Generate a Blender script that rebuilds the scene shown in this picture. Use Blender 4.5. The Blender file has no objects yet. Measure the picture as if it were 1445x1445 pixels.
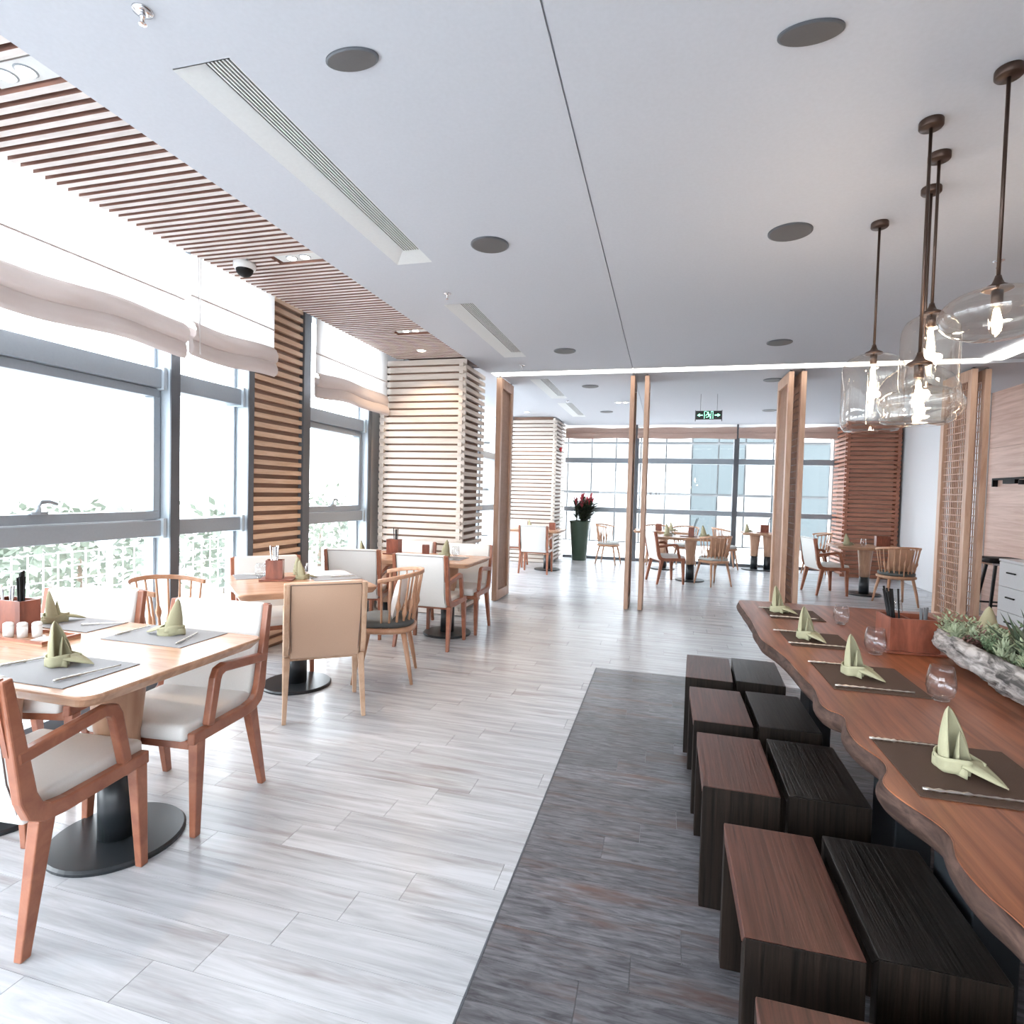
import bpy, math, random
from mathutils import Vector, Matrix
random.seed(7)
C = bpy.context.scene.collection
S = bpy.context.scene
PI = math.pi

# ------------------------------------------------------------------ camera
F_PX, YAW, PITCH, ROLL = 807.117, .260239, .0341042, .026019
cam_d = bpy.data.cameras.new('camera'); cam = bpy.data.objects.new('camera', cam_d); C.objects.link(cam)
cam_d.sensor_width = 36.0; cam_d.sensor_fit = 'HORIZONTAL'; cam_d.lens = 36.0 * F_PX / 1445.0
cam_d.clip_start = .05; cam_d.clip_end = 300
fw = Vector((-math.sin(YAW) * math.cos(PITCH), math.cos(YAW) * math.cos(PITCH), -math.sin(PITCH)))
rt = Vector((math.cos(YAW), math.sin(YAW), 0)); up = rt.cross(fw)
r2 = math.cos(ROLL) * rt + math.sin(ROLL) * up; u2 = -math.sin(ROLL) * rt + math.cos(ROLL) * up
cam.matrix_world = Matrix(((r2.x, u2.x, -fw.x, 0), (r2.y, u2.y, -fw.y, 0), (r2.z, u2.z, -fw.z, 1.5), (0, 0, 0, 1)))
S.camera = cam
# ------------------------------------------------------------------ sky, exposure
w = bpy.data.worlds.new('world'); S.world = w; w.use_nodes = True
bg = w.node_tree.nodes['Background']; bg.inputs[0].default_value = (.90, .95, 1.0, 1); bg.inputs[1].default_value = 8.5
S.view_settings.view_transform = 'Standard'; S.view_settings.look = 'None'
S.view_settings.gamma = 1; S.view_settings.use_curve_mapping = False
S.view_settings.exposure = 0.50
WARM = (1.0, .72, .48)

# ------------------------------------------------------------------ materials
MATS = {}
def nodes(name):
    m = bpy.data.materials.new(name); m.use_nodes = True; MATS[name] = m
    return m, m.node_tree, m.node_tree.nodes['Principled BSDF']
def plain(name, col, rough=.5, metal=0.0, spec=.5, bump=0, bscale=60):
    m, t, b = nodes(name)
    b.inputs['Roughness'].default_value = rough
    b.inputs['Metallic'].default_value = metal; b.inputs['Specular IOR Level'].default_value = spec
    n = t.nodes.new('ShaderNodeTexNoise'); n.inputs['Scale'].default_value = bscale; n.inputs['Detail'].default_value = 3
    tc = t.nodes.new('ShaderNodeTexCoord'); t.links.new(tc.outputs['Object'], n.inputs['Vector'])
    mx = t.nodes.new('ShaderNodeMixRGB'); mx.inputs[1].default_value = (*[c * .95 for c in col], 1); mx.inputs[2].default_value = (*[min(1, c * 1.05) for c in col], 1)
    t.links.new(n.outputs['Fac'], mx.inputs[0]); t.links.new(mx.outputs[0], b.inputs['Base Color'])
    if bump:
        bp = t.nodes.new('ShaderNodeBump'); bp.inputs['Strength'].default_value = bump; bp.inputs['Distance'].default_value = .002
        t.links.new(n.outputs['Fac'], bp.inputs['Height']); t.links.new(bp.outputs[0], b.inputs['Normal'])
    return m
def wood(name, c1, c2, scale, rough=.4, bump=.15, vary=0.0, streak=None, spec=.5, contrast=(.35, .65), attr=False):
    """grain noise stretched by scale (xyz); vary = brightness change per object; streak = (colour, scale, threshold)"""
    m, t, b = nodes(name); N = t.nodes.new; L = t.links.new
    tc = N('ShaderNodeTexCoord'); oi = N('ShaderNodeObjectInfo')
    off = N('ShaderNodeVectorMath'); off.operation = 'SCALE'; off.inputs[0].default_value = (37, 53, 19)
    rnd = oi.outputs['Random']
    if attr:
        at = N('ShaderNodeAttribute'); at.attribute_name = 'rnd'
        ad = N('ShaderNodeMath'); ad.operation = 'ADD'; L(rnd, ad.inputs[0]); L(at.outputs['Fac'], ad.inputs[1])
        fr = N('ShaderNodeMath'); fr.operation = 'FRACT'; L(ad.outputs[0], fr.inputs[0]); rnd = fr.outputs[0]
    L(rnd, off.inputs['Scale'])
    av = N('ShaderNodeVectorMath'); av.operation = 'ADD'; L(tc.outputs['Object'], av.inputs[0]); L(off.outputs[0], av.inputs[1])
    mp = N('ShaderNodeMapping'); mp.inputs['Scale'].default_value = scale; L(av.outputs[0], mp.inputs['Vector'])
    n = N('ShaderNodeTexNoise'); n.inputs['Scale'].default_value = 1; n.inputs['Detail'].default_value = 6; n.inputs['Roughness'].default_value = .62
    n.inputs['Distortion'].default_value = .6
    L(mp.outputs[0], n.inputs['Vector'])
    cr = N('ShaderNodeValToRGB'); cr.color_ramp.elements[0].position = contrast[0]; cr.color_ramp.elements[1].position = contrast[1]
    cr.color_ramp.elements[0].color = (*c1, 1); cr.color_ramp.elements[1].color = (*c2, 1)
    L(n.outputs['Fac'], cr.inputs[0]); out = cr.outputs[0]
    if streak:
        sc, ss, th = streak
        mp2 = N('ShaderNodeMapping'); mp2.inputs['Scale'].default_value = ss; L(av.outputs[0], mp2.inputs['Vector'])
        n2 = N('ShaderNodeTexNoise'); n2.inputs['Scale'].default_value = 1; n2.inputs['Detail'].default_value = 5; n2.inputs['Roughness'].default_value = .65; L(mp2.outputs[0], n2.inputs['Vector'])
        r2_ = N('ShaderNodeValToRGB'); r2_.color_ramp.elements[0].position = th; r2_.color_ramp.elements[1].position = min(1, th + .2)
        L(n2.outputs['Fac'], r2_.inputs[0])
        mx = N('ShaderNodeMixRGB'); mx.inputs[2].default_value = (*sc, 1); L(r2_.outputs[0], mx.inputs[0]); L(out, mx.inputs[1]); out = mx.outputs[0]
    if vary:
        mr = N('ShaderNodeMapRange'); mr.inputs[3].default_value = 1 - vary; mr.inputs[4].default_value = 1 + vary; L(rnd, mr.inputs[0])
        hs = N('ShaderNodeHueSaturation'); L(mr.outputs[0], hs.inputs['Value']); L(out, hs.inputs['Color']); out = hs.outputs[0]
    L(out, b.inputs['Base Color']); b.inputs['Roughness'].default_value = rough; b.inputs['Specular IOR Level'].default_value = spec
    if bump:
        bp = N('ShaderNodeBump'); bp.inputs['Strength'].default_value = bump; bp.inputs['Distance'].default_value = .003
        L(n.outputs['Fac'], bp.inputs['Height']); L(bp.outputs[0], b.inputs['Normal'])
    return m
def emit(name, col, st):
    m, t, b = nodes(name); b.inputs['Base Color'].default_value = (*col, 1)
    b.inputs['Emission Color'].default_value = (*col, 1); b.inputs['Emission Strength'].default_value = st; return m
def thin_glass(name, tint=(1, 1, 1), f0=.04, rough=0.0, mx_=1.0):
    m = bpy.data.materials.new(name); m.use_nodes = True; MATS[name] = m; t = m.node_tree; t.nodes.clear(); N = t.nodes.new; L = t.links.new
    o = N('ShaderNodeOutputMaterial'); tr = N('ShaderNodeBsdfTransparent'); tr.inputs[0].default_value = (*tint, 1)
    g = N('ShaderNodeBsdfGlossy'); g.inputs['Roughness'].default_value = rough
    lw = N('ShaderNodeLayerWeight'); lw.inputs['Blend'].default_value = .35
    pw = N('ShaderNodeMath'); pw.operation = 'POWER'; pw.inputs[1].default_value = 2.2; L(lw.outputs['Facing'], pw.inputs[0])
    mr = N('ShaderNodeMapRange'); mr.inputs[3].default_value = f0; mr.inputs[4].default_value = mx_; L(pw.outputs[0], mr.inputs[0])
    mix = N('ShaderNodeMixShader'); L(mr.outputs[0], mix.inputs[0]); L(tr.outputs[0], mix.inputs[1]); L(g.outputs[0], mix.inputs[2]); L(mix.outputs[0], o.inputs[0])
    return m
def fabric(name, col, trans):
    m = bpy.data.materials.new(name); m.use_nodes = True; MATS[name] = m; t = m.node_tree; t.nodes.clear(); N = t.nodes.new; L = t.links.new
    o = N('ShaderNodeOutputMaterial'); d = N('ShaderNodeBsdfDiffuse'); d.inputs[0].default_value = (*col, 1)
    tr = N('ShaderNodeBsdfTranslucent'); tr.inputs[0].default_value = (*col, 1)
    mix = N('ShaderNodeMixShader'); mix.inputs[0].default_value = trans
    L(d.outputs[0], mix.inputs[1]); L(tr.outputs[0], mix.inputs[2]); L(mix.outputs[0], o.inputs[0])
    wv = N('ShaderNodeTexNoise'); wv.inputs['Scale'].default_value = 220; tc = N('ShaderNodeTexCoord'); L(tc.outputs['Object'], wv.inputs['Vector'])
    bp = N('ShaderNodeBump'); bp.inputs['Strength'].default_value = .2; bp.inputs['Distance'].default_value = .001; L(wv.outputs['Fac'], bp.inputs['Height']); L(bp.outputs[0], d.inputs['Normal'])
    return m

plain('ceiling_paint', (.55, .57, .615), .85)
plain('groove', (.26, .26, .27), .9)
plain('wall_white', (.80, .80, .80), .7)
plain('gloss_white', (.82, .83, .85), .06)
plain('alu', (.30, .34, .38), .42, .2)
plain('alu_light', (.44, .50, .55), .45, .1)
plain('alu_dark', (.12, .13, .145), .45, .4)
plain('black_metal', (.018, .022, .026), .35)
plain('black_plastic', (.008, .008, .009), .55, spec=.2)
plain('bronze', (.075, .048, .038), .4, .7)
plain('speaker_grey', (.105, .10, .10), .6)
plain('slot_dark', (.02, .022, .024), .6)
plain('vent_white', (.70, .72, .72), .6)
plain('chrome', (.75, .75, .77), .15, 1)
plain('steel', (.62, .58, .54), .28, 1, bump=.4, bscale=120)
plain('white_plastic', (.78, .78, .78), .35)
plain('leather_white', (.72, .71, .69), .45, bump=.15, bscale=180)
plain('leather_beige', (.56, .37, .26), .42, bump=.15, bscale=180)
plain('piping_dark', (.10, .07, .06), .5)
plain('cushion_dark', (.075, .08, .078), .6, bump=.3, bscale=250)
plain('cushion_grey', (.50, .51, .50), .7, bump=.3, bscale=250)
plain('pillow_white', (.76, .75, .74), .8, bump=.3, bscale=250)
plain('pillow_tan', (.55, .33, .22), .8, bump=.3, bscale=250)
plain('napkin_green', (.37, .35, .225), .85, bump=.25, bscale=260)
plain('mat_brown', (.085, .05, .036), .7, spec=.2, bump=.6, bscale=320)
plain('mat_grey', (.27, .27, .28), .7, spec=.25, bump=.6, bscale=320)
plain('paper', (.78, .77, .75), .7)
plain('soil', (.06, .035, .028), .95, bump=1, bscale=90)
plain('ceramic_white', (.80, .80, .79), .2)
plain('pot_green', (.05, .085, .06), .22)
plain('leaf_dark', (.055, .075, .045), .5)
plain('leaf_red', (.50, .07, .09), .5)
plain('succulent_green', (.11, .17, .09), .6)
plain('succulent_pale', (.27, .31, .20), .6)
plain('succulent_red', (.17, .085, .075), .6)
plain('shrub_leaf', (.15, .175, .135), .6)
plain('trunk', (.16, .12, .09), .8)
plain('paving', (.58, .58, .58), .9)
plain('fence_white', (.65, .66, .66), .5)
plain('facade_white', (.38, .385, .39), .6)
plain('facade_line', (.12, .125, .13), .6)
plain('facade_glass', (.075, .09, .095), .5, spec=.2)
plain('red_plastic', (.55, .03, .04), .4)
plain('cabinet_white', (.62, .63, .65), .4)
plain('exit_black', (.008, .012, .012), .3)
emit('exit_green', (.35, 1.0, .65), 1.6)
emit('lens', (1, .86, .70), 14)
emit('strip_light', (1.0, .95, .88), 2.6)
emit('bulb', (1.0, .84, .60), 40)
thin_glass('window_glass', (.97, .985, .99), .02, 0, .5)
thin_glass('shade_glass', (1.0, .98, .945), .09)
thin_glass('bulb_glass', (1, .98, .95), .02, 0, .25)
thin_glass('drink_glass', (.98, .99, 1), .05)
fabric('blind_cloth', (.83, .81, .80), .5)
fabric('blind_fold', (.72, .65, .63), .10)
fabric('blind_far', (.62, .47, .41), .22)

wood('floor_light', (.385, .39, .405), (.56, .57, .595), (1.6, 22, 8), .25, .06, .045, ((.25, .215, .205), (.8, 9, 4), .56), attr=True)
wood('floor_dark', (.062, .06, .068), (.20, .197, .212), (9, 60, 8), .32, .3, .22, ((.12, .065, .05), (1.8, 11, 4), .52), attr=True)
wood('chair_wood', (.25, .085, .047), (.37, .145, .083), (9, 9, 9), .28, .08)
wood('chair_wood_pale', (.50, .31, .20), (.64, .44, .31), (9, 9, 9), .36, .08)
wood('spindle_wood', (.42, .22, .13), (.56, .32, .20), (14, 14, 5), .36, .06)
wood('table_wood', (.40, .22, .135), (.56, .34, .22), (3, 22, 20), .24, .05)
wood('table_leg_wood', (.44, .25, .165), (.58, .37, .25), (18, 18, 2), .35, .06)
wood('big_table_wood', (.15, .042, .018), (.31, .105, .048), (30, 1.6, 12), .32, .15, 0, ((.085, .026, .013), (9, .8, 5), .56), spec=.35)
wood('bark_edge', (.032, .018, .014), (.095, .055, .043), (30, 10, 40), .7, .6, spec=.2)
wood('stool_red', (.035, .012, .008), (.125, .045, .03), (75, 2.6, 40), .36, .8, .12, contrast=(.3, .68))
wood('stool_black', (.004, .0035, .003), (.030, .024, .021), (90, 2.6, 40), .34, 1.0, .12, contrast=(.35, .65))
wood('stool_side_shaded', (.0045, .003, .0022), (.020, .0125, .009), (75, 40, 2.6), .6, .6, .12, spec=.2)  # stool wood darkened for the legs: shade of unlit faces put into the colour
wood('slat_pale', (.60, .53, .47), (.72, .65, .59), (2.5, 2.5, 30), .5, .08, .05)
wood('slat_core', (.22, .13, .09), (.30, .18, .13), (3, 3, 30), .6, .05)
wood('slat_core_pale', (.42, .35, .29), (.50, .42, .35), (3, 3, 30), .6, .05)
wood('slat_oak', (.60, .40, .265), (.74, .54, .39), (2.5, 2.5, 30), .5, .08, .06)
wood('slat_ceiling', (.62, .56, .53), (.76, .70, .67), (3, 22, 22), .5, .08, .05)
wood('backing_and_side_shade', (.23, .115, .085), (.31, .165, .125), (3, 22, 22), .7, .05)  # brown backing wood, also the painted shade on slat sides
wood('slat_brown', (.26, .095, .055), (.40, .165, .10), (2.5, 2.5, 30), .45, .08, .06)
wood('screen_wood', (.47, .28, .19), (.60, .40, .29), (14, 14, 2), .42, .08)
wood('lattice_wood', (.36, .20, .13), (.48, .29, .20), (14, 14, 4), .45, .05)
wood('wall_wood', (.47, .29, .225), (.62, .425, .35), (1.2, 1.2, 24), .4, .06, .05)
wood('box_wood', (.15, .042, .025), (.29, .088, .05), (16, 16, 4), .35, .08, 0, ((.10, .03, .02), (20, 20, 2), .58))
wood('bark_log', (.05, .045, .042), (.42, .38, .36), (26, 5, 26), .9, 1.0, 0, ((.60, .56, .54), (9, 5, 9), .55), contrast=(.40, .62))

# ------------------------------------------------------------------ mesh helpers
class MB:
    def __init__(s): s.v = []; s.f = []
    def add(s, vs, fs):
        o = len(s.v); s.v += [tuple(p) for p in vs]; s.f += [tuple(i + o for i in q) for q in fs]; return s
    def box(s, x0, x1, y0, y1, z0, z1, mat=None):
        vs = [Vector(p) for p in ((x0, y0, z0), (x1, y0, z0), (x1, y1, z0), (x0, y1, z0), (x0, y0, z1), (x1, y0, z1), (x1, y1, z1), (x0, y1, z1))]
        if mat: vs = [mat @ p for p in vs]
        return s.add(vs, ((3, 2, 1, 0), (4, 5, 6, 7), (0, 1, 5, 4), (1, 2, 6, 5), (2, 3, 7, 6), (3, 0, 4, 7)))
    def taper(s, a, wa, b, wb, da=None, db=None):
        """square bar from a (top, half widths wa, da) to b (bottom)"""
        da = da or wa; db = db or wb
        vs = [(a[0] - wa, a[1] - da, a[2]), (a[0] + wa, a[1] - da, a[2]), (a[0] + wa, a[1] + da, a[2]), (a[0] - wa, a[1] + da, a[2]),
              (b[0] - wb, b[1] - db, b[2]), (b[0] + wb, b[1] - db, b[2]), (b[0] + wb, b[1] + db, b[2]), (b[0] - wb, b[1] + db, b[2])]
        return s.add(vs, ((0, 1, 2, 3), (7, 6, 5, 4), (1, 0, 4, 5), (2, 1, 5, 6), (3, 2, 6, 7), (0, 3, 7, 4)))
    def loft(s, rings, closed=True, cap=True):
        n = len(rings[0]); vs = [p for r in rings for p in r]; fs = []
        for i in range(len(rings) - 1):
            for j in range(n if closed else n - 1):
                k = (j + 1) % n; fs.append((i * n + j, i * n + k, (i + 1) * n + k, (i + 1) * n + j))
        if cap: fs.append(tuple(reversed(range(n)))); fs.append(tuple(range((len(rings) - 1) * n, len(rings) * n)))
        return s.add(vs, fs)
    def lathe(s, prof, seg=24, c=(0, 0, 0), sx=1, sy=1, cap=True):
        return s.loft([[(c[0] + r * sx * math.cos(2 * PI * k / seg), c[1] + r * sy * math.sin(2 * PI * k / seg), c[2] + z) for k in range(seg)] for r, z in prof], True, cap)
    def tube(s, pts, rad, seg=8, cap=True):
        pts = [Vector(p) for p in pts]; rads = rad if isinstance(rad, (list, tuple)) else [rad] * len(pts); rings = []
        for i, p in enumerate(pts):
            d = (pts[min(i + 1, len(pts) - 1)] - pts[max(i - 1, 0)]).normalized()
            ref = Vector((0, 0, 1)) if abs(d.z) < .9 else Vector((1, 0, 0))
            a = d.cross(ref).normalized(); b = d.cross(a)
            rings.append([p + rads[i] * (math.cos(2 * PI * k / seg) * a + math.sin(2 * PI * k / seg) * b) for k in range(seg)])
        return s.loft(rings, True, cap)
    def ribbon(s, path, wd, x0, x1):
        """in-plane (y,z) path with width wd, extruded from x0 to x1"""
        P = [Vector((0, a, b)) for a, b in path]; wds = wd if isinstance(wd, (list, tuple)) else [wd] * len(P); rings = []
        for i, p in enumerate(P):
            d1 = (P[i] - P[i - 1]).normalized() if i else None
            d2 = (P[i + 1] - P[i]).normalized() if i < len(P) - 1 else None
            d = ((d1 or d2) + (d2 or d1)).normalized(); n = Vector((0, -d.z, d.y))
            k = 1 / max(.5, n.dot(Vector((0, -(d1 or d2).z, (d1 or d2).y))))
            a = p + n * wds[i] / 2 * k; b = p - n * wds[i] / 2 * k
            rings.append([(x0, a.y, a.z), (x1, a.y, a.z), (x1, b.y, b.z), (x0, b.y, b.z)])
        return s.loft(rings)
    def prism(s, poly, z0, z1):
        n = len(poly); vs = [(x, y, z0) for x, y in poly] + [(x, y, z1) for x, y in poly]
        return s.add(vs, [tuple(reversed(range(n))), tuple(range(n, 2 * n))] + [(i, (i + 1) % n, n + (i + 1) % n, n + i) for i in range(n)])
    def grid(s, nu, nv, fn):
        return s.add([fn(i / nu, j / nv) for i in range(nu + 1) for j in range(nv + 1)],
                     [(i * (nv + 1) + j, (i + 1) * (nv + 1) + j, (i + 1) * (nv + 1) + j + 1, i * (nv + 1) + j + 1) for i in range(nu) for j in range(nv)])
    def mesh(s, name, mat, smooth=False):
        me = bpy.data.meshes.new(name); me.from_pydata(s.v, [], s.f); me.update()
        if mat: me.materials.append(MATS[mat])
        if smooth: me.polygons.foreach_set('use_smooth', [True] * len(me.polygons))
        return me
    def build(s, name, mat, parent=None, smooth=False, bevel=0, seg=2, solid=0, sub=0, loc=None, rz=None):
        o = bpy.data.objects.new(name, s.mesh(name, mat, smooth)); C.objects.link(o); o.parent = parent
        if solid: md = o.modifiers.new('s', 'SOLIDIFY'); md.thickness = solid; md.offset = 0
        if bevel: md = o.modifiers.new('b', 'BEVEL'); md.width = bevel; md.segments = seg; md.limit_method = 'ANGLE'; md.angle_limit = .6
        if sub: md = o.modifiers.new('u', 'SUBSURF'); md.levels = sub; md.render_levels = sub
        if loc: o.location = loc
        if rz is not None: o.rotation_euler = (0, 0, rz)
        return o
def tag(o, label, cat, group=None):
    o['label'] = label; o['category'] = cat
    if group: o['group'] = group
    return o
def thing(name, label, cat, loc=(0, 0, 0), rz=0, group=None):
    o = bpy.data.objects.new(name, None); C.objects.link(o); o.location = loc; o.rotation_euler = (0, 0, rz); o.empty_display_size = .1
    return tag(o, label, cat, group)
def struct(o): o['kind'] = 'structure'; return o
def sroot(name, loc=(0, 0, 0)):
    o = bpy.data.objects.new(name, None); C.objects.link(o); o.location = loc; return struct(o)
def dup(root, loc, rz, label, group=None, sc=None):
    r = root.copy(); C.objects.link(r); r.location = loc; r.rotation_euler = (0, 0, rz); r['label'] = label
    if group: r['group'] = group
    if sc: r.scale = sc
    for ch in list(root.children):
        c = ch.copy(); C.objects.link(c); c.parent = r
        for g in ch.children:
            d = g.copy(); C.objects.link(d); d.parent = c
    return r
def share(name, me, parent, loc, rz=0, sc=None):
    o = bpy.data.objects.new(name, me); C.objects.link(o); o.parent = parent; o.location = loc; o.rotation_euler = (0, 0, rz)
    if sc: o.scale = sc
    return o
def lamp(name, typ, loc, energy, col, parent=None, size=.05, spot=None, rot=(0, 0, 0)):
    d = bpy.data.lights.new(name, typ); d.energy = energy; d.color = col
    if typ in ('POINT', 'SPOT'): d.shadow_soft_size = size
    if spot: d.spot_size = spot; d.spot_blend = .6
    o = bpy.data.objects.new(name, d); C.objects.link(o); o.location = loc; o.rotation_euler = rot; o.parent = parent; return o

# ------------------------------------------------------------------ floor
ZC = 3.07
XW = -3.60            # glass plane of the left window wall
PW, PL = .155, .93
floor = struct(MB().box(-3.7, 4.45, -2.0, 13.7, -.05, -.004).build('floor', 'groove'))
def plank_mesh(l, mat): return MB().box(-l / 2, l / 2, -PW / 2 + .0008, PW / 2 - .0008, -.012, 0).mesh('plank', mat)
pm_cache = {}
rest = {'floor_light': ([], [], []), 'floor_dark': ([], [], [])}
def lay(x0, x1, y0, y1, mat, phase, near):
    r = 0; y = y0
    while y < y1 - .01:
        yb = min(y + PW, y1); x = x0 - [0, .33, .66, .17, .5][(r * 2 + phase) % 5] * PL
        while x < x1:
            a, b = max(x, x0), min(x + PL, x1)
            if b - a > .02:
                l = round(b - a - .0016, 3); cx, cy = (a + b) / 2, (y + yb) / 2
                vis = near and cy < 4.95 and cy > .9 and yb - y > PW - .001 and cx < 1.9 and (cx + .25 > -1.45 * cy)
                if vis:
                    k = (l, mat)
                    if k not in pm_cache: pm_cache[k] = plank_mesh(l, mat)
                    share('plank', pm_cache[k], floor, (cx, cy, 0))
                else:
                    V, Fc, A = rest[mat]; o = len(V); g = .0012
                    for zz in (-.012, 0):
                        V += [(a + g, y + g, zz), (b - g, y + g, zz), (b - g, yb - g, zz), (a + g, yb - g, zz)]
                    Fc += [(o + 4, o + 5, o + 6, o + 7), (o, o + 1, o + 5, o + 4), (o + 1, o + 2, o + 6, o + 5), (o + 2, o + 3, o + 7, o + 6), (o + 3, o, o + 4, o + 7)]
                    A += [random.random()] * 5
            x += PL
        y = yb; r += 1
XE, YE = -.527, 4.95
lay(-3.68, XE, -2.0, YE, 'floor_light', 0, True)
lay(-3.68, 4.4, YE, 13.6, 'floor_light', 2, False)
lay(XE + .006, 4.4, -2.0, YE - .006, 'floor_dark', 1, True)
for mname, (V, Fc, A) in rest.items():
    me = bpy.data.meshes.new('far_planks'); me.from_pydata(V, [], Fc); me.update(); me.materials.append(MATS[mname])
    at = me.attributes.new('rnd', 'FLOAT', 'FACE'); at.data.foreach_set('value', A)
    o = bpy.data.objects.new('far_planks', me); C.objects.link(o); o.parent = floor; o['kind'] = 'stuff'
MB().box(XE, XE + .006, -2, YE, -.01, .001).build('edge_strip', 'alu_dark', floor)

# ------------------------------------------------------------------ ceiling with vent openings
VX0, VX1 = -1.86, -1.60
VENTS = [(1.81, 3.70), (4.57, 6.46), (7.75, 9.35), (9.85, 11.6)]
XS = -2.325
cm = MB(); T = .06
def cbox(x0, x1, y0, y1): cm.box(x0, x1, y0, y1, ZC, ZC + T)
SEAM = -.435
def strip_y(y0, y1, xl, vents, xr=4.45):
    cbox(xl, VX0, y0, y1)
    ys = y0
    for a, b in vents: cbox(VX0, VX1, ys, a); ys = b
    cbox(VX0, VX1, ys, y1)
    cbox(VX1, SEAM - .004, y0, y1); cbox(SEAM + .004, xr, y0, y1)
strip_y(-2.05, 7.27, XS, VENTS[:2])
strip_y(7.53, 13.0, -2.2, VENTS[2:])
cm.box(SEAM - .01, SEAM + .01, -2.05, 13, ZC + .012, ZC + .03)
ceil = struct(cm.build('ceiling', 'ceiling_paint'))
MB().box(XS, 4.45, 7.27, 7.53, ZC + .04, ZC + .06).build('strip_recess', 'ceiling_paint', ceil)
MB().box(-2.2, 4.45, 12.96, 13.6, 3.22, 3.26).build('blind_pocket', 'ceiling_paint', ceil)
MB().box(-3.75, -2.2, 7.27, 13.6, 3.14, 3.2).build('side_soffit', 'ceiling_paint', ceil)
# slatted soffit along the window
slo = struct(MB().box(-3.19, XS + .02, -2.05, 7.2, 3.145, 3.17).build('ceiling_slatted', 'backing_and_side_shade'))
MB().box(-3.8, -3.19, -2.05, 7.27, 3.30, 3.34).build('blind_pocket', 'ceiling_paint', slo)
def shade_sides(me):  # paints shade on slat sides in the brown backing tone, bottoms stay pale
    me.materials.append(MATS['backing_and_side_shade'])
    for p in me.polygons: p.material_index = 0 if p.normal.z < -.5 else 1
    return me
sm = shade_sides(MB().box(-3.185, XS + .003, -.0165, .0165, 3.0712, 3.146).mesh('slat', 'slat_ceiling'))
y = -1.95; dl_y = (1.70, 3.48, 5.29)
while y < 6.40:
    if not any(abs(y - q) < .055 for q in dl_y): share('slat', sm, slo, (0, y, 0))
    else:
        pass
    y += .0593
sm2 = shade_sides(MB().box(-3.185, -2.68, -.0165, .0165, 3.0712, 3.146).mesh('slat', 'slat_ceiling'))
y = -1.95
while y < 6.40:
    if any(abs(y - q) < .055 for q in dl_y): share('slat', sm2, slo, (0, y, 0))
    y += .0593
for i, (a, b) in enumerate(VENTS):
    wh = ('longest near the camera', 'before the light strip', 'just past the light strip', 'deepest in the far dining area')[i]
    v = thing('air_vent', 'long recessed white ceiling air vent with dark slots, ' + wh, 'vent', (0, 0, ZC), 0, 'ceiling air vents')
    MB().add([(VX0, a, 0), (VX0, b, 0), (VX0 + .145, b - .2, .03), (VX0 + .145, a, .03)], [(0, 1, 2, 3)]).add([(VX0, b, 0), (VX1, b, 0), (VX1, b - .2, .03), (VX0 + .145, b - .2, .03)], [(0, 1, 2, 3)]).build('trough', 'vent_white', v, solid=.004)
    MB().box(VX0 + .14, VX1, a, b - .19, .008, .014).build('grille_back', 'slot_dark', v)
    lm = MB().box(-.0036, .0036, a + .002, b - .2, .001, .006).mesh('louvre', 'vent_white')
    for k in range(7): share('louvre', lm, v, (VX0 + .158 + k * .0165, 0, 0))
    MB().box(VX0, VX1, a - .004, a, .0, .055).build('frame', 'vent_white', v)
# ------------------------------------------------------------------ round speakers
SP = [((497, 83), (-1.159, 1.913), 'nearest on the window side'), (0, (.42, 2.154), 'nearest on the pendant side'), (0, (-1.128, 3.517), 'second on the window side'), (0, (.657, 3.703), 'second on the pendant side'),
      (0, (-1.116, 6.263), 'just before the light strip, window side'), (0, (1.055, 6.258), 'just before the light strip, pendant side'), (0, (-1.10, 8.357), 'first past the light strip, window side'), (0, (-1.117, 10.94), 'farthest on the window side'), (0, (1.324, 8.2), 'first past the light strip, right of the exit sign'), (0, (1.737, 10.99), 'farthest, right of the exit sign')]
sp0 = None
for _, (x, yy), wh in SP:
    lab = 'round dark grey ceiling speaker disc, ' + wh
    if sp0 is None:
        sp0 = thing('ceiling_speaker', lab, 'speaker', (x, yy, ZC), 0, 'round ceiling speakers'); sp0.scale = (.86, .45, 1)
        MB().lathe([(.121, 0), (.121, -.006), (.113, -.009)], 40).build('rim', 'alu_dark', sp0)
        MB().lathe([(.112, -.004), (.110, -.0095), (.05, -.011)], 40).build('grille', 'speaker_grey', sp0)
    else: dup(sp0, (x, yy, ZC), 0, lab, 'round ceiling speakers', (.86, .45, 1) if yy < 3 else (1, 1, 1))
# sprinklers
sk0 = None
for (x, yy), wh in (((-1.733, 1.565), 'nearest, before the first air vent'), ((-1.728, 4.31), 'between the two near air vents'), ((-1.748, 6.87), 'just before the light strip'), ((-1.644, 9.6), 'between the two far air vents'), ((2.02, 4.4), 'behind the rightmost pendant rod')):
    lab = 'small chrome sprinkler head on the ceiling, ' + wh
    if sk0 is None:
        sk0 = thing('sprinkler', lab, 'sprinkler', (x, yy, ZC), 0, 'ceiling sprinklers'); sk0.scale = (.78,) * 3
        MB().lathe([(.042, 0), (.04, -.006), (.018, -.012)], 20).build('plate', 'chrome', sk0, True)
        MB().lathe([(.012, -.01), (.012, -.03), (.007, -.034), (.007, -.055)], 12).build('stem', 'chrome', sk0, True)
        MB().lathe([(.016, -.055), (.017, -.058), (.005, -.062)], 12).build('deflector', 'chrome', sk0)
    else: dup(sk0, (x, yy, ZC), 0, lab, 'ceiling sprinklers')
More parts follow.
